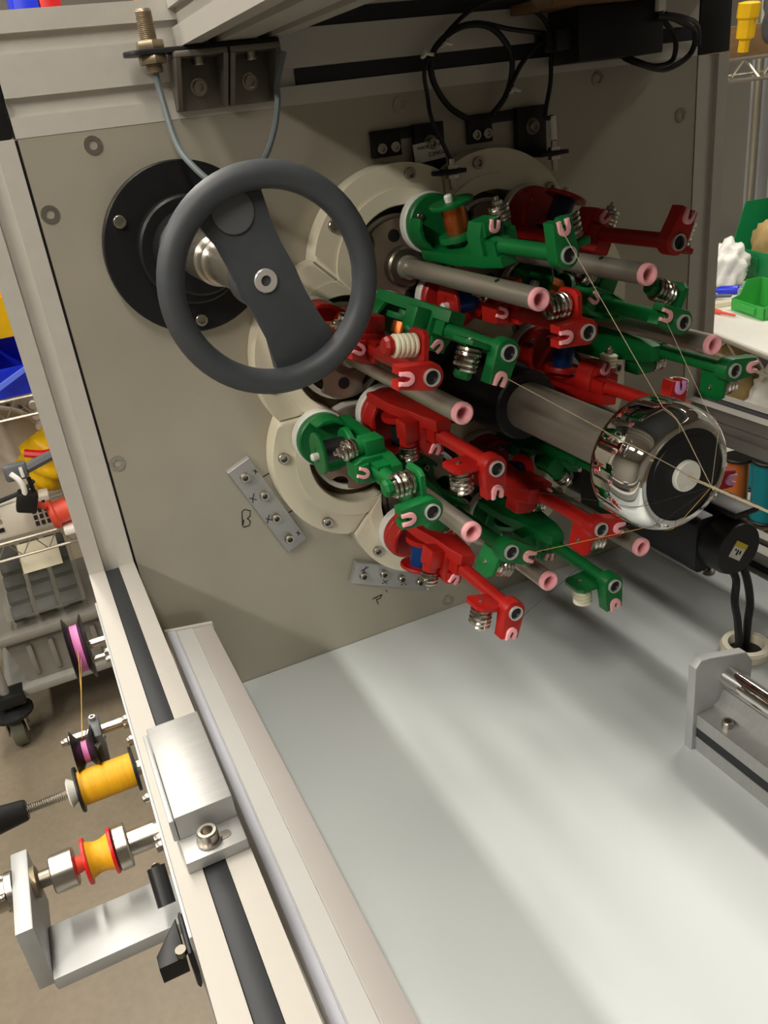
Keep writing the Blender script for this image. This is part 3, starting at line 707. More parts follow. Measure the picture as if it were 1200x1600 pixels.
bar((.161, -.3104), (.2074, -.4194), .0265, 4, 'milled bar with four screws beside the lower left lobe, inked letter B next to it',
    [[(.037, -.011), (.044, -.006)], [(.044, -.011), (.040, -.0085), (.036, -.004)], [(.068, -.010), (.074, -.006)], [(.074, -.012), (.067, -.005)], [(.014, .009), (.019, .012)], [(.019, .009), (.015, .012)], [(.104, .007), (.109, .010)], [(.109, .007), (.104, .010)]])
bar((.2675, -.4760), (.3600, -.5180), .0270, 4, 'milled bar with crossed pen marks under the lowest red carrier, at the ring foot',
    [[(.008, .004), (.016, .009)], [(.013, .010), (.011, .003)], [(.040, -.010), (.047, -.005)], [(.047, -.010), (.040, -.005)], [(.066, -.010), (.072, -.004)], [(.073, -.009), (.066, -.005)]])
fp = [o for o in C.objects if o.name.startswith('face_plate')][0]
def pen(pix):
    B().tube([XP(px, py, -.0002) for px, py in pix], .0006, 6).obj('marker_stroke', 'ink', fp)
pen([(379, 822), (378, 800), (382, 796), (391, 798), (391, 806), (386, 811)]); pen([(379, 822), (381, 812)]); pen([(386, 810), (391, 814), (390, 821), (380, 824)])
pen([(582, 936), (597, 929)]); pen([(597, 929), (594, 935), (588, 937)]); pen([(588, 937), (591, 944)]); pen([(603, 922), (605, 925)])
pen([(411, 745), (423, 738)]); pen([(451, 801), (460, 796)])

# ------------------------------------------------------------------ motor under the mandrel and its cables
MX, MZ, MR = .590, -.439, .030
t = thing('servo_motor', (MX, -.15, MZ - MR), 'black servo motor under the chrome former with two cables at its rear cap', 'motor')
def rsq(hw, c):
    pts = []
    for q in range(4):
        a0 = q * PI / 2; cx_, cy_ = [(1, 1), (-1, 1), (-1, -1), (1, -1)][q]
        for i in range(5):
            an = a0 + PI / 2 * i / 4; pts.append((cx_ * (hw - c) + c * math.cos(an), cy_ * (hw - c) + c * math.sin(an)))
    return pts
B().prism([(MX + p, MZ + q) for p, q in rsq(.0315, .008)], XZ, -.045, -.236, .002).obj('stator_body', 'black_metal', t)
B().cyl((MX, -.0005, MZ), (MX, -.045, MZ), .028, 32).obj('gearbox', 'black_metal', t)
B().lathe([(.0295, .2362), (.0295, .256), (.0275, .262), (0, .262)], (MX, 0, MZ), (0, -1, 0), 40).obj('rear_cap', 'black', t)
B().box((MX - .004, -.258, MZ + .0316), (MX + .030, -.175, MZ + .0400), .003).obj('connector_box', 'black', t)
st = B().box((MX - .010, -.2627, MZ - .010), (MX + .008, -.2621, MZ + .008), rot=Matrix.Rotation(math.radians(35), 3, 'Y')).obj('warning_sticker', 'label_white', t)
B().box((MX - .010, -.2631, MZ + .0025), (MX + .008, -.2626, MZ + .008), rot=Matrix.Rotation(math.radians(35), 3, 'Y'), about=(MX - .001, -.262, MZ - .001)).obj('yellow_band', 'label_yellow', st)
for q in (-.005, -.001, .003): B().box((MX + q - .0015, -.2630, MZ - .007 + abs(q)), (MX + q + .0006, -.2626, MZ), rot=Matrix.Rotation(math.radians(35), 3, 'Y'), about=(MX - .001, -.262, MZ - .001)).obj('print_mark', 'ink', st)
cable([(MX - .002, -.252, MZ - .022), XP(1150, 905, -.255), XP(1148, 940, -.26), XP(1153, 975, -.262), (.606, -.262, TB - .02)], .0042, 'left one of two black motor cables dropping into the table grommet', group='motor cables')
cable([(MX + .012, -.252, MZ - .020), XP(1166, 900, -.255), XP(1172, 940, -.255), XP(1168, 975, -.258), (.617, -.258, TB - .02)], .0042, 'right one of two black motor cables dropping into the table grommet', group='motor cables')
t = thing('cable_grommet', (.612, -.262, TB), 'cream round cable grommet in the white table under the motor', 'grommet')
B().lathe([(.0260, .0003), (.0265, .009), (.0245, .012), (.0185, .012), (.0175, .006), (.0175, .0010), (.0260, .0003)], (.612, -.262, TB), (0, 0, 1), 36, cap=False).obj('ring', 'pom', t)
B().lathe([(.0180, .0004), (.0180, .0012), (0, .0012)], (.612, -.262, TB), (0, 0, 1), 28).obj('dark_opening', 'black', t)
B().prism([(.581, -.262), (.590, -.248), (.590, -.276)], XY, TB + .0003, TB + .009).obj('lug', 'pom', t)
t = thing('levelling_bolt', (.700, -.118, TB), 'small round bolt standing on the table behind the motor cap', 'bolt')
x, y, z = .700, -.118, TB
B().lathe([(.007, .0002), (.007, .004), (.006, .005), (.0025, .005), (.0025, .009), (0, .009)], (x, y, z), (0, 0, 1), 16).obj('head', 'steel_dark', t)

# ------------------------------------------------------------------ linear rail on the table
LX0, LX1, LY = .462, .532, -.337
t = thing('linear_rail', ((LX0 + LX1) / 2, -.7, TB), 'aluminium linear rail with chrome shaft and grey end plate on the white table', 'linear rail')
e = [(LX0 - .004, TB + .0002), (LX1 - .005, TB + .0002), (LX1 - .005, TB + .075), (LX1 - .014, TB + .088), (LX0 + .012, TB + .099), (LX0 + .002, TB + .101), (LX0 - .004, TB + .094)]
B().prism(e, XZ, LY, LY - .009, .0012).obj('end_plate', 'alu_cast', t)
bp_ = [(LX0, TB + .0002), (LX0, TB + .0155), (LX0 + .005, TB + .0155), (LX0 + .005, TB + .0265), (LX0, TB + .0265), (LX0, TB + .041), (LX0 + .019, TB + .041), (LX0 + .019, TB + .044), (LX0 + .026, TB + .048), (LX0 + .030, TB + .058), (LX0 + .042, TB + .058), (LX0 + .046, TB + .048), (LX0 + .053, TB + .044), (LX1 - .007, TB + .041), (LX1 - .007, TB + .0002)]
B().prism(bp_, XZ, -1.04, LY - .0092).obj('support_profile', 'alu_mill', t)
B().box((LX0 + .0005, -1.039, TB + .0158), (LX0 + .0048, LY - .0095, TB + .0262)).obj('slot_cover', 'slot_black', t)
B().cyl((LX0 + .036, LY - .0092, TB + .0685), (LX0 + .036, -1.04, TB + .0685), .0105, 36).obj('shaft', 'chrome', t)
for y in (-.372, -.52, -.67): screw(t, (LX0 + .011, y, TB + .0411), ax=(0, 0, 1), r=.0052, h=.006)

# ------------------------------------------------------------------ alloy block clamped on the left rail
t = thing('clamp_block', (.018, -.37, RT), 'milled alloy block on a slotted foot, bolted on the left rail', 'block')
B().box((-.0005, -.424, RT + .0002), (.0365, -.300, RT + .0085), .0008).obj('foot_plate', 'alu_mill', t)
B().box((.0005, -.404, RT + .0086), (.0360, -.312, RT + .0260), .0008).obj('block', 'alu_mill', t)
B().box((-.0030, -.404, RT + .0087), (.0002, -.316, RT + .0245), .0006).obj('side_shim', 'alu_cast', t)
B().prism([(.026 + .0032 * math.cos(PI * i / 8 - PI / 2), -.414 + .0032 * math.sin(PI * i / 8 - PI / 2)) for i in range(9)] + [(.012, -.4108), (.012, -.4172)], XY, RT + .0086, RT + .0090).obj('slot_rim', 'steel', t)
B().lathe([(.0036, 0), (.0075, 0), (.0075, .0015), (.0036, .0015)], (.0160, -.414, RT + .0091), (0, 0, 1), 20, cap=False).obj('washer', 'steel', t)
screw(t, (.0160, -.414, RT + .0104), ax=(0, 0, 1), r=.0062, h=.007)
screw(t, (.0140, -.3070, RT + .0086), ax=(0, 0, 1), r=.0055, h=.006)

# ------------------------------------------------------------------ spool fittings outside the left rail (axes along x)
def PX(px, py, z):
    d = Vector(((px - 600) / 1296.95, (py - 800) / 1296.95, 1)); wd = Vector([R0[i] * d[0] + R1[i] * d[1] + R2[i] * d[2] for i in range(3)])
    s = z / wd[2]; return Vector((wd[0] * s, wd[1] * s - D, z))
XS = XL0 - .0003; ZS = -.418
t = thing('mounting_plate', (XS - .002, -.22, -.52), 'thin alloy plate screwed to the outer side of the left rail', 'plate')
B().box((XS - .002, -.455, -.52), (XS, -.04, RT - .012), .0004).obj('plate', 'alu_cast', t)
XS -= .0022
for y, z in ((-.096, -.42), (-.118, -.415), (-.235, -.40), (-.25, -.41), (-.262, -.40), (-.33, -.40), (-.365, -.405), (-.377, -.40), (-.225, -.412)): screw(t, (XS, y, z), ax=(-1, 0, 0), r=.0034, h=.004)
def vguide(x, y, r, w, label, loc_lab, shaft_to):
    t = thing('guide_pulley', (x, y, ZS - r), label, 'pulley', 'thread guide pulleys')
    core = B().lathe([(r * .72, -w * .28), (r * .72, w * .28)], (x, y, ZS), (1, 0, 0), 28); core.obj('thread_core', 'pink_thread', t)
    for s in (-1, 1):
        B().lathe([(r * .70, w * .28), (r * .98, w * .62), (r, w * .70), (r * .6, w * .5), (.0, w * .5)], (x, y, ZS), (s, 0, 0), 28).obj('flange', 'black', t)
    B().cyl((x + w * .5, y, ZS), (shaft_to, y, ZS), .0048, 16).obj('shaft', 'steel', t)
    for q in range(3):
        an = q * 2.1 + .5; screw(t, (x + w * .51, y + r * .55 * math.cos(an), ZS + r * .55 * math.sin(an)), ax=(1, 0, 0), r=.002, h=.002)
    return t
vguide(-.0345, -.078, .031, .012, 'upper black thread pulley with pink thread, outside the left rail beside the tote', '', XS)
B().cyl((-.0265, -.092, ZS - .008), (XS, -.092, ZS - .008), .0032, 12).obj('stay_rod', 'steel', [o for o in C.objects if o.name == 'guide_pulley'][0])
t = thing('rod', (-.035, -.212, ZS), 'chrome guide rod sticking out of the left rail with a dark clamp', 'rod')
B().lathe([(.0030, 0), (.0034, .0006), (.0034, .0045), (.0028, .005), (.0036, .0056), (.0044, .006), (.0044, .052)], (-.0625, -.212, ZS), (1, 0, 0), 18).obj('rod', 'steel', t)
B().box((-.0395, -.232, ZS - .020), (-.0315, -.203, ZS + .010), .0012).obj('clamp', 'slate', t)
screw(t, (-.0355, -.209, ZS + .0101), ax=(0, 0, 1), r=.0026, h=.003)
t2 = thing('guide_pulley', (-.046, -.235, ZS - .03), 'lower black deep V pulley with pink core, above the yellow reel', 'pulley', 'thread guide pulleys')
ZV = ZS + .004
B().lathe([(.0085, -.002), (.0085, .002)], (-.0455, -.238, ZV), (1, 0, 0), 24).obj('thread_core', 'pink_thread', t2)
for s in (-1, 1): B().lathe([(.0083, .002), (.0178, .0074), (.0188, .0080), (.010, .0070), (0, .0070)], (-.0455, -.238, ZV), (s, 0, 0), 28).obj('flange', 'black', t2)
B().cyl((-.040, -.238, ZV), (-.032, -.222, ZV - .004), .003, 10).obj('pin', 'steel', t2)
def reel(x0, x1, y, r, rf, material, fm_, label, zz=ZS, bulge=0, waist=0):
    t = thing('thread_reel', ((x0 + x1) / 2, y, zz - rf), label, 'thread reel', 'yellow thread reels')
    n = 12; pr = [(0, 0)]
    for i in range(n + 1):
        s = i / n; pr.append((r * (1 + bulge * math.sin(PI * s) - waist * math.sin(PI * s)), (x1 - x0) * s))
    pr.append((0, x1 - x0)); B().lathe(pr, (x0, y, zz), (1, 0, 0), 32).obj('thread_winding', material, t)
    for x, s in ((x0, -1), (x1, 1)): B().lathe([(0, 0), (rf, 0), (rf * 1.02, .0008), (rf, .0022), (0, .0022)], (x, y, zz), (s, 0, 0), 32).obj('flange', fm_, t)
    return t
ZY = -.430
reel(-.0560, -.0165, -.258, .0130, .0170, 'yellow_thread', 'black', 'larger yellow thread reel with dark flanges on the threaded spindle', ZY)
t = thing('spindle', (-.09, -.258, ZY), 'threaded spindle with white cone and black knob holding the larger reel', 'spindle')
th_ = []
for i in range(22): th_ += [(.0030, -.095 + i * .0015), (.0036, -.095 + i * .0015 + .00075)]
B().lathe(th_, (0, -.258, ZY), (1, 0, 0), 16).obj('threaded_rod', 'steel', t)
B().lathe([(.0035, -.0655), (.0090, -.0650), (.0110, -.0640), (.0075, -.0590), (.0, -.0585)], (0, -.258, ZY), (1, 0, 0), 24).obj('cone_nut', 'white_plastic', t)
B().lathe([(0, -.134), (.0115, -.134), (.0125, -.132), (.0118, -.126), (.0112, -.125), (.0080, -.0960), (.0070, -.0945), (0, -.0945)], (0, -.258, ZY), (1, 0, 0), 24).obj('knob', 'black', t)
B().cyl((-.0142, -.258, ZY), (XS, -.258, ZY), .006, 14).obj('stub', 'steel', t)
# small reel in its bracket
ZR = -.420; YR = -.343
reel(-.0575, -.0425, YR, .0125, .0150, 'yellow_thread', 'red_plastic', 'small yellow thread reel with red flanges gripped between steel cups', ZR, waist=.18)
t = thing('reel_bracket', (-.055, YR, -.50), 'L-shaped alloy bracket with steel chucks gripping the small red-flanged reel', 'bracket')
B().cyl((-.0395, YR, ZR), (-.0310, YR, ZR), .0150, 32, .0008).obj('chuck', 'steel', t)
B().cyl((-.0310, YR, ZR), (XS, YR, ZR), .0085, 24).obj('shaft', 'steel', t)
B().cyl((-.0805, YR, ZR), (-.0655, YR, ZR), .0125, 32, .0008).obj('chuck', 'steel', t)
B().lathe([(.006, 0), (.0045, .0058), (0, .0058)], (-.0655, YR, ZR), (1, 0, 0), 16).obj('nose', 'coral', t)
B().cyl((-.0915, YR, ZR), (-.0805, YR, ZR), .0055, 16).obj('shaft', 'steel_dark', t)
B().lathe([(.0100, 0), (.0105, .003), (.0060, .0045)], (-.0925, YR, ZR), (1, 0, 0), 20).obj('bush', 'brass_nickel', t)
B().box((-.1030, YR - .046, ZR - .040), (-.0925, YR + .022, ZR + .010), .0008).obj('upright', 'alu_cast', t)
B().box((-.0924, YR - .052, ZR - .040), (XS, YR - .010, ZR - .030), .0008).obj('arm', 'alu_cast', t)
B().lathe([(.0130, 0), (.0130, .004), (.0100, .005), (.0100, .05), (0, .05)], (-.1032, YR, ZR), (-1, 0, 0), 24).obj('drive_shaft', 'steel', t)
for q in range(3): an = q * 2.09 + .4; screw(t, (-.1078, YR + .0115 * math.cos(an), ZR + .0115 * math.sin(an)), ax=(-1, 0, 0), r=.0022, h=.003)
screw(t, (-.0900, YR - .045, ZR - .0402), ax=(0, 0, -1), r=.004, h=.003, material='black_metal')
t = thing('hinge', (-.018, -.392, -.44), 'black round-ended hinge block on the outside of the left rail', 'hinge')
B().cyl((-.0185, -.372, -.42), (-.0185, -.390, -.436), .0058, 20).obj('barrel', 'black', t)
B().cyl((-.0185, -.3715, -.4199), (-.0185, -.3708, -.4198), .0028, 14).obj('pin', 'brass_nickel', t)
t = thing('toggle_latch', (-.02, -.435, -.44), 'black toggle latch with lever under the left rail, beside the floor', 'latch')
B().prism([(-.0150, -.423), (-.0300, -.443), (-.0300, -.452), (-.0150, -.452)], XY, -.425, -.413, .001).obj('lever', 'black_metal', t)
B().box((-.0135, -.457, -.436), (XS, -.426, -.406), .002).obj('body', 'black_metal', t)
B().cyl((-.0165, -.450, -.412), (-.0165, -.450, -.408), .0032, 10).obj('rivet', 'steel_dark', t)
def yarn(pts, r, label, mt='gold_yarn', name='yarn'):
    return tag(B().tube(pts, r, 5).obj(name, mt), label, 'yarn', 'yarns')
yarn([(-.0345, -.107, ZS + .006), (-.0405, -.165, ZS + .006), (-.0455, -.2335, ZV + .010)], .00035, 'gold yarn running down from the upper pulley to the lower V pulley')
yarn([(-.0350, -.102, ZS + .012), (-.0400, -.165, ZS + .009), (-.0450, -.2320, ZV + .010)], .0003, 'second thin gold yarn beside the first between the two pulleys', 'gold_yarn')

# ------------------------------------------------------------------ yarns to the former and the braid
YFF = YF - .0500
cen = (CX, YFF, CZ)
def tip_eye(i):
    tip, eye = CAR[i][0], CAR[i][1]; x, z = O(eye[0], eye[1], -.262); return Vector((x, -.262, z))
def over(ang):        # points that follow the polished rim from its side round to the face edge
    return [Vector((CX + r * math.cos(math.radians(ang)), yy, CZ + r * math.sin(math.radians(ang)))) for r, yy in ((.0518, -.3400), (.0510, -.3480), (.0490, -.3555), (.0455, -.3615), (.0405, -.3660))]
BP = Vector((CX, -.392, CZ))       # where the yarns meet and become the cord
yarn([tip_eye(0)] + over(98)[1:] + [BP], .0003, 'pale yarn from the topmost green carrier across the former face', 'yarn_pale')
yarn([tip_eye(12)] + over(-98) + [BP], .0003, 'gold yarn from the lower green carrier to the bottom of the former')
yarn([tip_eye(6)] + [Vector((CX + .0518 * math.cos(2.44), -.318, CZ + .0518 * math.sin(2.44)))] + over(142) + [BP], .0003, 'pale yarn from the green carrier by the collar along the mandrel', 'yarn_pale')
yarn([tip_eye(9)] + over(-160) + [BP], .0002, 'fine dark yarn from the red carrier left of the former', 'yarn_dark')
yarn([tip_eye(3)] + over(42)[1:] + [BP], .0002, 'fine grey yarn from the right green carrier to the former', 'yarn_pale')
yarn([tip_eye(10)] + over(-125) + [BP], .0002, 'fine dark yarn from the lowest red carrier to the former', 'yarn_dark')
b = B(); st_ = Vector((CX, YF - .0495, CZ)); en = Vector((CX + .002, -1.0, CZ))
for ph in (0, 2.09, 4.19):
    pts = [st_.lerp(en, i / 120) + Vector((.0005 * math.cos(i * 1.1 + ph), 0, .0005 * math.sin(i * 1.1 + ph))) for i in range(121)]
    b.tube(pts, .00062, 5)
tag(b.obj('braided_cord', 'yarn_pale'), 'finished braided cord leaving the white centre disc of the former', 'cord')

# ------------------------------------------------------------------ left background: wire cart with totes and boxes
def wire_shelf(t, x0, x1, y0, y1, z, hgt=.045, name='shelf'):
    b = B()
    for zz in (z, z - hgt):
        b.tube([(x0, y0, zz), (x1, y0, zz)], .004, 6); b.tube([(x0, y1, zz), (x1, y1, zz)], .004, 6)
        b.tube([(x0, y0, zz), (x0, y1, zz)], .004, 6); b.tube([(x1, y0, zz), (x1, y1, zz)], .004, 6)
    b.obj(name + '_frame', 'shelf_wire', t)
    n = max(3, int((x1 - x0) / .06)); b = B()
    pts = []
    for i in range(n * 2 + 1): pts.append((x0 + (x1 - x0) * i / (2 * n), y0, z - (hgt if i % 2 else 0)))
    b.tube(pts, .0026, 5); b.obj(name + '_truss', 'shelf_wire', t)
    b = B(); k = int((y1 - y0) / .03)
    for i in range(1, k): b.tube([(x0, y0 + (y1 - y0) * i / k, z + .003), (x1, y0 + (y1 - y0) * i / k, z + .003)], .0022, 4)
    o = b.obj(name + '_wires', 'shelf_wire', t); o['kind'] = 'stuff'
YC = 1.30
t = thing('wire_cart', (.15, YC + .2, FL), 'chrome wire shelf cart on swivel castors behind the left post', 'wire cart')
CX0, CX1, CY0, CY1 = -.31, .62, YC, YC + .45
for x in (CX0, CX1):
    for y in (CY0, CY1):
        B().lathe([(.0125, 0), (.0125, .98)], (x, y, FL + .13), (0, 0, 1), 16).obj('pole', 'shelf_grey', t)
        c_ = B().lathe([(.055, 0), (.055, .008), (.02, .02), (.012, .022), (.012, .035)], (x, y, FL + .108), (0, 0, 1), 24).obj('castor_plate', 'black', t)
        B().box((x - .028, y - .022, FL + .05), (x - .022, y + .03, FL + .108), .002).obj('fork', 'steel', c_)
        B().box((x + .022, y - .022, FL + .05), (x + .028, y + .03, FL + .108), .002).obj('fork', 'steel', c_)
        B().lathe([(.030, -.018), (.048, -.016), (.0505, -.010), (.0505, .010), (.048, .016), (.030, .018)], (x, y + .012, FL + .0506), (1, 0, 0), 28).obj('castor_wheel', 'wheel_rubber', c_)
        B().cyl((x - .03, y + .012, FL + .0506), (x + .03, y + .012, FL + .0506), .008, 10).obj('axle', 'steel', c_)
        B().box((x - .025, y - .03, FL + .14), (x + .045, y + .03, FL + .175), .004).obj('corner_bracket', 'black', t)
B().box((CX0, CY0 - .01, FL + .150), (CX1, CY1, FL + .172), .003).obj('bottom_shelf', 'shelf_grey', t)
wire_shelf(t, CX0, CX1, CY0, CY1, -.862)
wire_shelf(t, CX0, CX1, CY0, CY1, -.515, name='upper_shelf')
# tote on the bottom shelf
t = thing('tote', (-.05, YC + .15, FL + .173), 'ribbed grey plastic tote on the bottom shelf of the cart', 'tote')
zt0, zt1 = FL + .1725, -1.145
B().prism([(-.245, zt0), (.23, zt0), (.26, zt1), (-.275, zt1)], XZ, YC + .02, YC + .33, .008).obj('body', 'tote', t)
b = B()
for i in range(9):
    x = -.225 + i * .055; b = B(); b.box((x, YC + .008, zt0 + .02), (x + .014, YC + .021, zt1 - .02), .003); b.obj('rib', 'tote', t)
B().box((-.295, YC - .005, zt1 + .0005), (.28, YC + .36, zt1 + .028), .008).obj('lid', 'tote', t)
# clear organiser leaning back on the tote lid
zo = zt1 + .029
t = thing('parts_organiser', (-.13, YC + .15, zo), 'clear compartment organiser box with dark bins and a paper note', 'organiser')
tilt = Matrix.Rotation(math.radians(38), 3, 'X'); ab = (-.14, YC + .02, zo + .004)
def ob(lo, hi, nm, mt, p, ch=0): return B().box(lo, hi, ch, tilt, ab).obj(nm, mt, p)
x0, x1, y0, y1 = -.245, -.045, YC + .02, YC + .26
ob((x0, y0, zo), (x1, y1, zo + .005), 'base', 'clear', t)
for xs0, xs1, ys0, ys1 in ((x0, x0 + .006, y0, y1), (x1 - .006, x1, y0, y1), (x0, x1, y0, y0 + .006), (x0, x1, y1 - .006, y1)): ob((xs0, ys0, zo + .005), (xs1, ys1, zo + .055), 'side', 'clear', t)
for i in range(3):
    for j in range(5):
        ax0 = x0 + .014 + i * .062; ay0 = y0 + .014 + j * .045
        ob((ax0, ay0, zo + .006), (ax0 + .050, ay0 + .034, zo + .040), 'compartment_bin', 'bin_dark', t, .003)
ob((x0, y0, zo + .0555), (x1, y1, zo + .0590), 'lid', 'clear', t)
ob((x0 + .07, y0 + .12, zo + .0595), (x1 - .03, y1 - .03, zo + .0600), 'paper_note', 'paper', t)
for i in range(2): ob((x0 + .05 + i * .075, y0 - .008, zo + .03), (x0 + .08 + i * .075, y0, zo + .062), 'latch', 'clear', t)
# middle shelf: power supply, emergency button, bag, connector
zs = -.8555
t = thing('power_supply', (-.12, YC + .1, zs), 'cream power supply box with vents and sockets on the cart shelf', 'power supply')
B().box((-.215, YC + .01, zs), (-.055, YC + .065, zs + .085), .003).obj('case', 'beige_box', t)
for i in range(3):
    for j in range(4): B().box((-.105 + i * .014, YC + .0085, zs + .012 + j * .017), (-.096 + i * .014, YC + .0105, zs + .024 + j * .017)).obj('vent_slot', 'bin_dark', t)
for i, z in enumerate((.062, .044, .020)): B().box((-.193, YC + .008, zs + z), (-.178, YC + .0105, zs + z + .011)).obj('socket', ['black', 'shelf_grey', 'black'][i], t)
t = thing('emergency_button', (-.035, YC + .02, zs), 'coral red round button on a white base at the end of the power supply', 'button')
B().lathe([(.0, 0), (.034, 0), (.038, .006), (.038, .014), (.030, .018), (.030, .06), (0, .06)], (-.066, YC - .032, zs + .046), (1, 0, .15), 32).obj('head', 'coral', t)
B().box((-.045, YC - .075, zs + .0002), (.03, YC + .005, zs + .016), .003).obj('base', 'white_plastic', t)
t = thing('cable_connector', (-.06, YC - .04, zs + .09), 'grey plug with white cable and black clip hanging beside the left post', 'connector')
B().box((-.092, YC - .085, -.735), (-.040, YC - .055, -.695), .007).obj('grey_plug', 'slate', t)
B().box((-.058, YC - .0865, -.728), (-.050, YC - .0845, -.702), .002).obj('white_button', 'white_plastic', t)
B().tube(smooth_path([(-.078, YC - .087, -.712), (-.064, YC - .095, -.730), (-.060, YC - .095, -.755), (-.066, YC - .09, -.780)]), .0065).obj('white_cable', 'white_plastic', t)
B().box((-.086, YC - .10, -.815), (-.040, YC - .06, -.765), .006, Matrix.Rotation(.35, 3, 'Y')).obj('black_clip', 'black', t)
B().tube([(-.048, YC - .08, -.80), (-.030, YC - .06, -.822)], .008).obj('red_lead', 'coral', t)
B().tube([(-.044, YC - .075, -.735), (-.042, YC - .075, -.775)], .005).obj('black_lead', 'black', t)
B().tube([(-.042, YC - .07, -.714), (.02, YC - .06, -.700)], .013).obj('barrel', 'slate', t)
for ch in t.children: ch.location += Vector((-.040, 0, .050))
b = B().box((-.022, YC - .05, -.79), (.05, YC + .0, -.712), .006); tag(b.obj('black_adapter', 'black'), 'black adapter block wedged behind the left post above the coral button', 'adapter')
b = B(); bmesh.ops.create_icosphere(b.bm, subdivisions=4, radius=1)
for v in b.bm.verts:
    c = v.co.copy(); k = 1 + .10 * math.sin(6 * c.x + 4 * c.z) * math.cos(5 * c.y - 5 * c.z) + .035 * math.sin(14 * c.z + 9 * c.x)
    v.co = Vector((-.02 + c.x * .085 * k, YC + .14 + c.y * .065 * k, -.725 + c.z * .085 * k + .5 * .02 * c.x))
tag(b.obj('yellow_bag', 'yellow_bag', smooth=180), 'crumpled yellow plastic bag on the cart behind the power supply', 'bag')
b = B().tube(smooth_path([(-.08, YC + .075, -.672), (-.03, YC + .06, -.682), (.03, YC + .07, -.672)]), .011); tag(b.obj('red_strap', 'red_plastic'), 'red strap lying over the yellow bag', 'strap')
b = B().tube(smooth_path([(-.22, YC + .0, zs + .098), (-.16, YC + .01, zs + .101), (-.11, YC + .02, zs + .108), (-.08, YC + .04, zs + .12)]), .006); tag(b.obj('striped_cord', 'bin_dark'), 'dark cord lying over the top of the power supply', 'cord')
# beige rounded machine further back on the shelf
t = thing('beige_machine', (-.05, YC + .3, zs), 'rounded beige machine housing at the back of the cart shelf', 'machine')
B().prism([(-.28, zs), (.25, zs), (.25, -.56), (-.18, -.56), (-.25, -.60), (-.28, -.66)], XZ, YC + .26, YC + .42, .012).obj('housing', 'beige_machine', t)
B().tube([( -.14 + .12 * math.cos(a), YC + .254, -.71 + .12 * math.sin(a)) for a in [PI * i / 20 for i in range(21)]], .008).obj('round_cover_edge', 'beige_machine', t)
for x, z in ((-.09, -.59), (-.06, -.60), (-.12, -.60)): screw(t, (x, YC + .2595, z), r=.006, h=.004, material='steel_dark')
for i in range(3):
    B().cyl((-.03, YC + .2595, -.60 - i * .03), (-.03, YC + .235, -.60 - i * .03), .010, 16).obj('white_port', 'white_plastic', t)
# upper shelf: blue and yellow bins
zu = -.5085
def open_bin(name, x0, x1, y0, y1, z, hgt, mt, label, tilt_=0, lip=.02):
    t = thing(name, ((x0 + x1) / 2, (y0 + y1) / 2, z), label, 'storage bin')
    th2 = .004
    B().box((x0, y0, z), (x1, y1, z + th2)).obj('bottom', mt, t)
    B().prism([(y0 - lip, z + hgt * .55), (y0 - lip + th2, z + hgt * .55), (y0 + th2, z), (y0, z)], YZ, x0, x1).obj('front_lip', mt, t)
    B().box((x0, y1 - th2, z + th2), (x1, y1, z + hgt), .0008).obj('back', mt, t)
    for q in (x0, x1 - th2): B().prism([(y0, z + th2), (y0 - lip, z + hgt * .55), (y0 + (y1 - y0) * .35, z + hgt), (y1 - th2, z + hgt), (y1 - th2, z + th2)], YZ, q, q + th2).obj('side', mt, t)
    return t
open_bin('blue_bin', -.13, .05, YC + .0, YC + .2, zu, .13, 'blue_bin', 'bright blue open storage bin on the upper cart shelf behind the post')
b = B().prism([(-.085, zu + .030), (.01, zu + .075), (.01, zu + .085), (-.09, zu + .040)], XZ, YC - .045, YC - .030, .003)
tag(b.obj('blue_flap', 'blue_pale'), 'pale blue plastic flap leaning on the front of the blue bin', 'lid')
open_bin('yellow_bin', -.12, .06, YC + .03, YC + .2, zu + .131, .17, 'yellow_bag', 'yellow open storage bin stacked on the blue bin behind the post')
open_bin('white_bin', -.29, -.15, YC + .03, YC + .2, zu, .16, 'white_plastic', 'white open storage bin at the left end of the upper cart shelf')
# things seen just over the top beam
for x0, x1, mt, lb in ((.064, .083, 'blue_bin', 'blue carton edge peeping over the top beam at left'), (.0835, .10, 'red_plastic', 'red carton edge peeping over the top beam next to the blue one'), (.168, .195, 'yellow_bag', 'yellow carton peeping over the top beam behind the overhead beam')):
    k = 2.7 / .8
    b = B().box((x0 * k, 1.9, -.0205), (x1 * k, 2.1, .50), .004); tag(b.obj('carton', mt), lb, 'carton')
b = B().box((.0, 1.86, -.035), (1.85, 2.3, -.021), .002); tag(b.obj('wall_shelf', 'white_plastic'), 'white shelf board behind the machine carrying the cartons', 'shelf')
for x in (.02, 1.83):
    for y in (1.88, 2.28): tag(B().lathe([(.012, 0), (.012, -.0355 - FL)], (x, y, FL), (0, 0, 1), 12).obj('shelf_post', 'shelf_grey'), 'grey %s %s post of the white shelf behind the machine' % ('left' if x < 1 else 'right', 'front' if y < 2 else 'rear'), 'post')

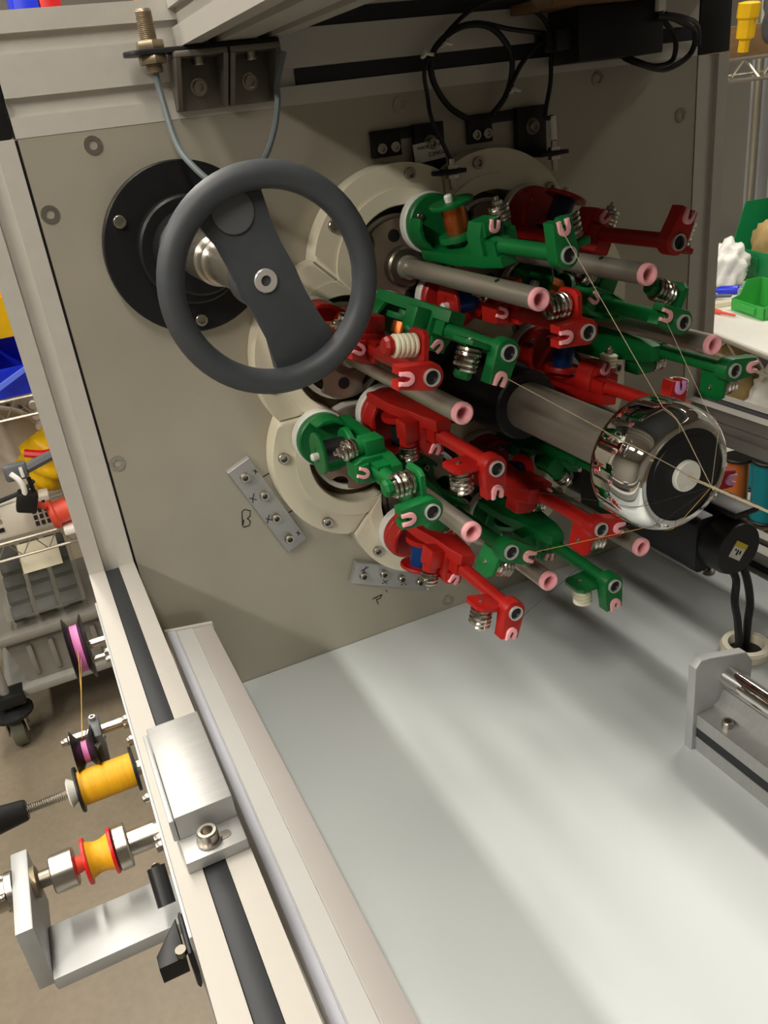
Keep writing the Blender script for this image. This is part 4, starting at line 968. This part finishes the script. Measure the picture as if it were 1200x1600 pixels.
# ------------------------------------------------------------------ right background: wire rack turned towards the machine
RKO = Vector((1.5428, .7378, 0)); RD = Vector((-.2444, -.9697, 0)); RN = Vector((.9697, -.2444, 0))   # along the front edge (towards the viewer), and to the back
def rk(p, q, z): return RKO + RD * p + RN * q + Vector((0, 0, z))
t = thing('wire_rack', rk(.1, .25, FL), 'chrome wire rack with green bins standing right of the machine', 'wire rack')
P0, P1, Q1 = -.75, .75, .55
def rshelf(z, hgt=.04, nm='shelf'):
    b = B()
    for zz in (z, z - hgt):
        b.tube([rk(P0, 0, zz), rk(P1, 0, zz)], .0045, 6); b.tube([rk(P0, Q1, zz), rk(P1, Q1, zz)], .0045, 6)
        b.tube([rk(P0, 0, zz), rk(P0, Q1, zz)], .0045, 6); b.tube([rk(P1, 0, zz), rk(P1, Q1, zz)], .0045, 6)
    b.obj(nm + '_frame', 'shelf_wire', t)
    n = 13; b = B(); b.tube([rk(P0 + (P1 - P0) * i / (2 * n), 0, z - (hgt if i % 2 else 0)) for i in range(2 * n + 1)], .003, 5); b.obj(nm + '_truss', 'shelf_wire', t)
    b = B()
    for i in range(1, 16): b.tube([rk(P0, Q1 * i / 16, z), rk(P1, Q1 * i / 16, z)], .0025, 4)
    o = b.obj(nm + '_wires', 'shelf_wire', t); o['kind'] = 'stuff'
for z in (.005, -.60, -1.0): rshelf(z)
for p in (P0, P1):
    for q in (0, Q1): B().lathe([(.0127, 0), (.0127, 1.75)], rk(p, q, FL), (0, 0, 1), 14).obj('pole', 'shelf_wire', t)
def rbox(bld, p0, p1, q0, q1, z0, z1):
    return bld.prism([(p0, q0), (p1, q0), (p1, q1), (p0, q1)], lambda p, q, s: rk(p, q, s), z0, z1, .002)
for z, mt, lb in ((-.5965, 'white_plastic', 'white liner board on the middle rack shelf under the green bins'), (-.996, 'white_plastic', 'white liner board on the low rack shelf under the thread spools')):
    tag(rbox(B(), P0 + .01, P1 - .01, .004, Q1 - .01, z, z + .006).obj('liner_board', mt), lb, 'board')
ZB = -.5895
def rbin(p0, p1, q0, q1, z, hgt, mt, label):
    t = thing('green_bin', rk((p0 + p1) / 2, (q0 + q1) / 2, z), label, 'storage bin', 'green bins on the rack')
    w_ = .004
    rbox(B(), p0, p1, q0, q1, z, z + w_).obj('bottom', mt, t)
    rbox(B(), p0, p1, q1 - w_, q1, z + w_, z + hgt).obj('back', mt, t)
    rbox(B(), p0, p1, q0, q0 + w_, z + w_, z + hgt * .42).obj('front_lip', mt, t)
    for p in (p0, p1 - w_):
        B().prism([(q0, z + w_), (q0, z + hgt * .42), (q0 + (q1 - q0) * .25, z + hgt * .5), (q0 + (q1 - q0) * .45, z + hgt), (q1 - w_, z + hgt), (q1 - w_, z + w_)], lambda q, zz, s: rk(s, q, zz), p, p + w_).obj('side', mt, t)
    rbox(B(), (p0 + p1) / 2 - .04, (p0 + p1) / 2 + .04, q0 - .006, q0 - .0002, z + hgt * .12, z + hgt * .34).obj('label_holder', mt, t)
    return t
rbin(-.60, -.30, .375, .52, ZB, .205, 'green_bin', 'dark green storage bin full of tan parts on the rack')
rbin(-.165, -.02, .145, .230, ZB, .075, 'green_light', 'small bright green tray standing in front of the dark green bin')
def lump(cx, cy, cz, rx, ry, rz, mt, name, label, cat, f1=5, seed=0, group=None):
    b = B(); bmesh.ops.create_icosphere(b.bm, subdivisions=4, radius=1)
    for v in b.bm.verts:
        c = v.co.copy(); k = 1 + .20 * math.sin(f1 * c.x + seed) * math.cos((f1 + 1) * c.y + f1 * c.z) + .09 * math.sin(17 * c.z + 13 * c.x + seed) * math.cos(15 * c.y)
        v.co = Vector((cx + c.x * rx * k, cy + c.y * ry * k, cz + max(c.z * k, -.8) * rz))
    return tag(b.obj(name, mt, smooth=180), label, cat, group)
q = rk(-.425, .285, ZB + .056); lump(q.x, q.y, q.z, .060, .056, .070, 'plastic_bag', 'plastic_bag', 'crumpled white plastic bag beside the dark green bin on the rack', 'bag', 6, 1)
q = rk(-.43, .446, ZB + .075); lump(q.x, q.y, q.z, .040, .085, .085, 'tan', 'parts_bundle', 'tan bundle of parts filling the dark green bin', 'parts', 4, 2)
def rstick(p0, q0, p1, q1, r, mt, name, label, cat, z=None):
    z = ZB + r + .0003 if z is None else z
    b = B(); a_, c_ = rk(p0, q0, z), rk(p1, q1, z); L_ = (c_ - a_).length
    b.lathe([(r * .3, 0), (r, L_ * .12), (r, L_ * .6), (r * .6, L_ * .65), (r * .5, L_ * .97), (r * .2, L_)], a_, c_ - a_, 10)
    return tag(b.obj(name, mt), label, cat)
rstick(-.34, .20, -.30, .29, .012, 'blue_bin', 'marker_pen', 'thick blue pen lying on the rack in front of the white bag', 'pen')
rstick(-.33, .12, -.27, .21, .009, 'slate', 'screwdriver', 'grey screwdriver lying on the white rack shelf', 'tool')
rstick(-.22, .08, -.085, .110, .006, 'coral', 'red_lead', 'coral red lead lying at the front of the rack shelf', 'lead')
tag(rbox(B(), -.235, -.205, .12, .21, ZB, ZB + .012).obj('wood_block', 'paper'), 'small tan wooden block on the rack shelf before the green tray', 'block')
tag(rbox(B(), -.26, -.245, .22, .30, ZB, ZB + .03).obj('grey_part', 'alu_cast'), 'small grey metal part behind the bright green tray', 'part')
# upper shelf of the rack
zt = .008
b = B().tube(smooth_path([rk(-.115, .10, zt + .012), rk(-.11, .10, zt + .04), rk(-.105, .10, zt + .08), rk(-.10, .10, zt + .11)]), [.012] * 8 + [.020] * 8 + [.024] * 8 + [.014], 10); tag(b.obj('yellow_handle_tool', 'yellow_bag'), 'yellow handled tool standing on the top shelf of the rack', 'tool')
q = rk(-.13, .22, zt + .085); lump(q.x, q.y, q.z, .05, .06, .09, 'slate', 'grey_bundle', 'grey cloth bundle on the top rack shelf beside the yellow tool', 'bundle', 4, 5)
tag(rbox(B(), -.33, -.23, .12, .3, zt + .0005, zt + .07).obj('carton', 'board'), 'brown carton on the top rack shelf behind the yellow tool', 'carton')
for i, (p, ln) in enumerate(((-.16, .11), (-.13, .10))):
    a_ = rk(p, -.008, -.035); b = B().tube([a_, a_ + Vector((-.02 if i == 0 else .002, -.01, -ln * .6)), a_ + Vector((-.05 if i == 0 else .004, -.02, -ln))], [.004, .005, .007], 6)
    tag(b.obj('hanging_tag', 'white_plastic'), ['long white cable tie hanging slanted from the top rack shelf', 'short white cable tie hanging straight from the top rack shelf'][i], 'cable tie')
# grey curtain behind the rack, folded
b = B(); n = 60; pts = [(-.9 + 2.2 * i / n, .62 + .025 * math.sin(i * .9) + .012 * math.sin(i * 2.3)) for i in range(n + 1)]
b.prism(pts + [(p, q + .004) for p, q in reversed(pts)], lambda p, q, s: rk(p, q, s), FL + .05, .45)
tag(b.obj('grey_curtain', 'wall_grey', smooth=60), 'dull grey plastic curtain hanging behind the wire rack', 'curtain')
# spools on the low rack shelf
ZL = -.9895
def spool(p, q, r, rf, hgt, mt, label, top=None):
    t = thing('thread_spool', rk(p, q, ZL), label, 'thread spool', 'spools on the low rack shelf')
    B().lathe([(r, .008), (r, hgt - .008)], rk(p, q, ZL), (0, 0, 1), 28).obj('thread', mt, t)
    for z in (0, hgt - .008): B().lathe([(rf * .96, 0), (rf, .002), (rf, .006), (rf * .96, .008)], rk(p, q, ZL + z), (0, 0, 1), 28).obj('flange', 'black', t)
    if top: rbox(B(), p - .018, p + .018, q - .018, q + .018, ZL + hgt, ZL + hgt + .002).obj('sticker', top, t)
def on_low(px, py):
    v = PX(px, py, ZL) - RKO; return v.dot(RD), v.dot(RN)
p_, q_ = on_low(1148, 800); spool(p_, q_, .026, .036, .15, 'orange_copper', 'copper orange thread spool seen past the chrome former on the low shelf')
p_, q_ = on_low(1195, 812); spool(p_, q_, .036, .042, .16, 'teal', 'teal thread spool with lime sticker at the right frame edge', 'lime')
p_, q_ = on_low(1178, 760); spool(p_, q_, .03, .04, .09, 'teal', 'low teal thread spool behind the copper one on the low shelf')
q = rk(.1, .2, ZL + .45 - .35); 
for i, (px, py, mt) in enumerate(((-.45, .3, 'tan'), (-.12, .3, 'plastic_bag'))):
    v = rk(px, py, ZL); lump(v.x, v.y, ZL + .105, .10, .10, .13, mt, 'wrapped_bundle', ['tan wrapped bundle in the shade under the middle rack shelf', 'pale plastic bundle in the shade under the middle rack shelf'][i], 'bundle', 5, i + 7)

# ------------------------------------------------------------------ lift everything so that the floor lies at height zero
for o in list(C.objects):
    if o.parent is None and o.type not in ('CAMERA', 'LIGHT'): o.location.z += ZC
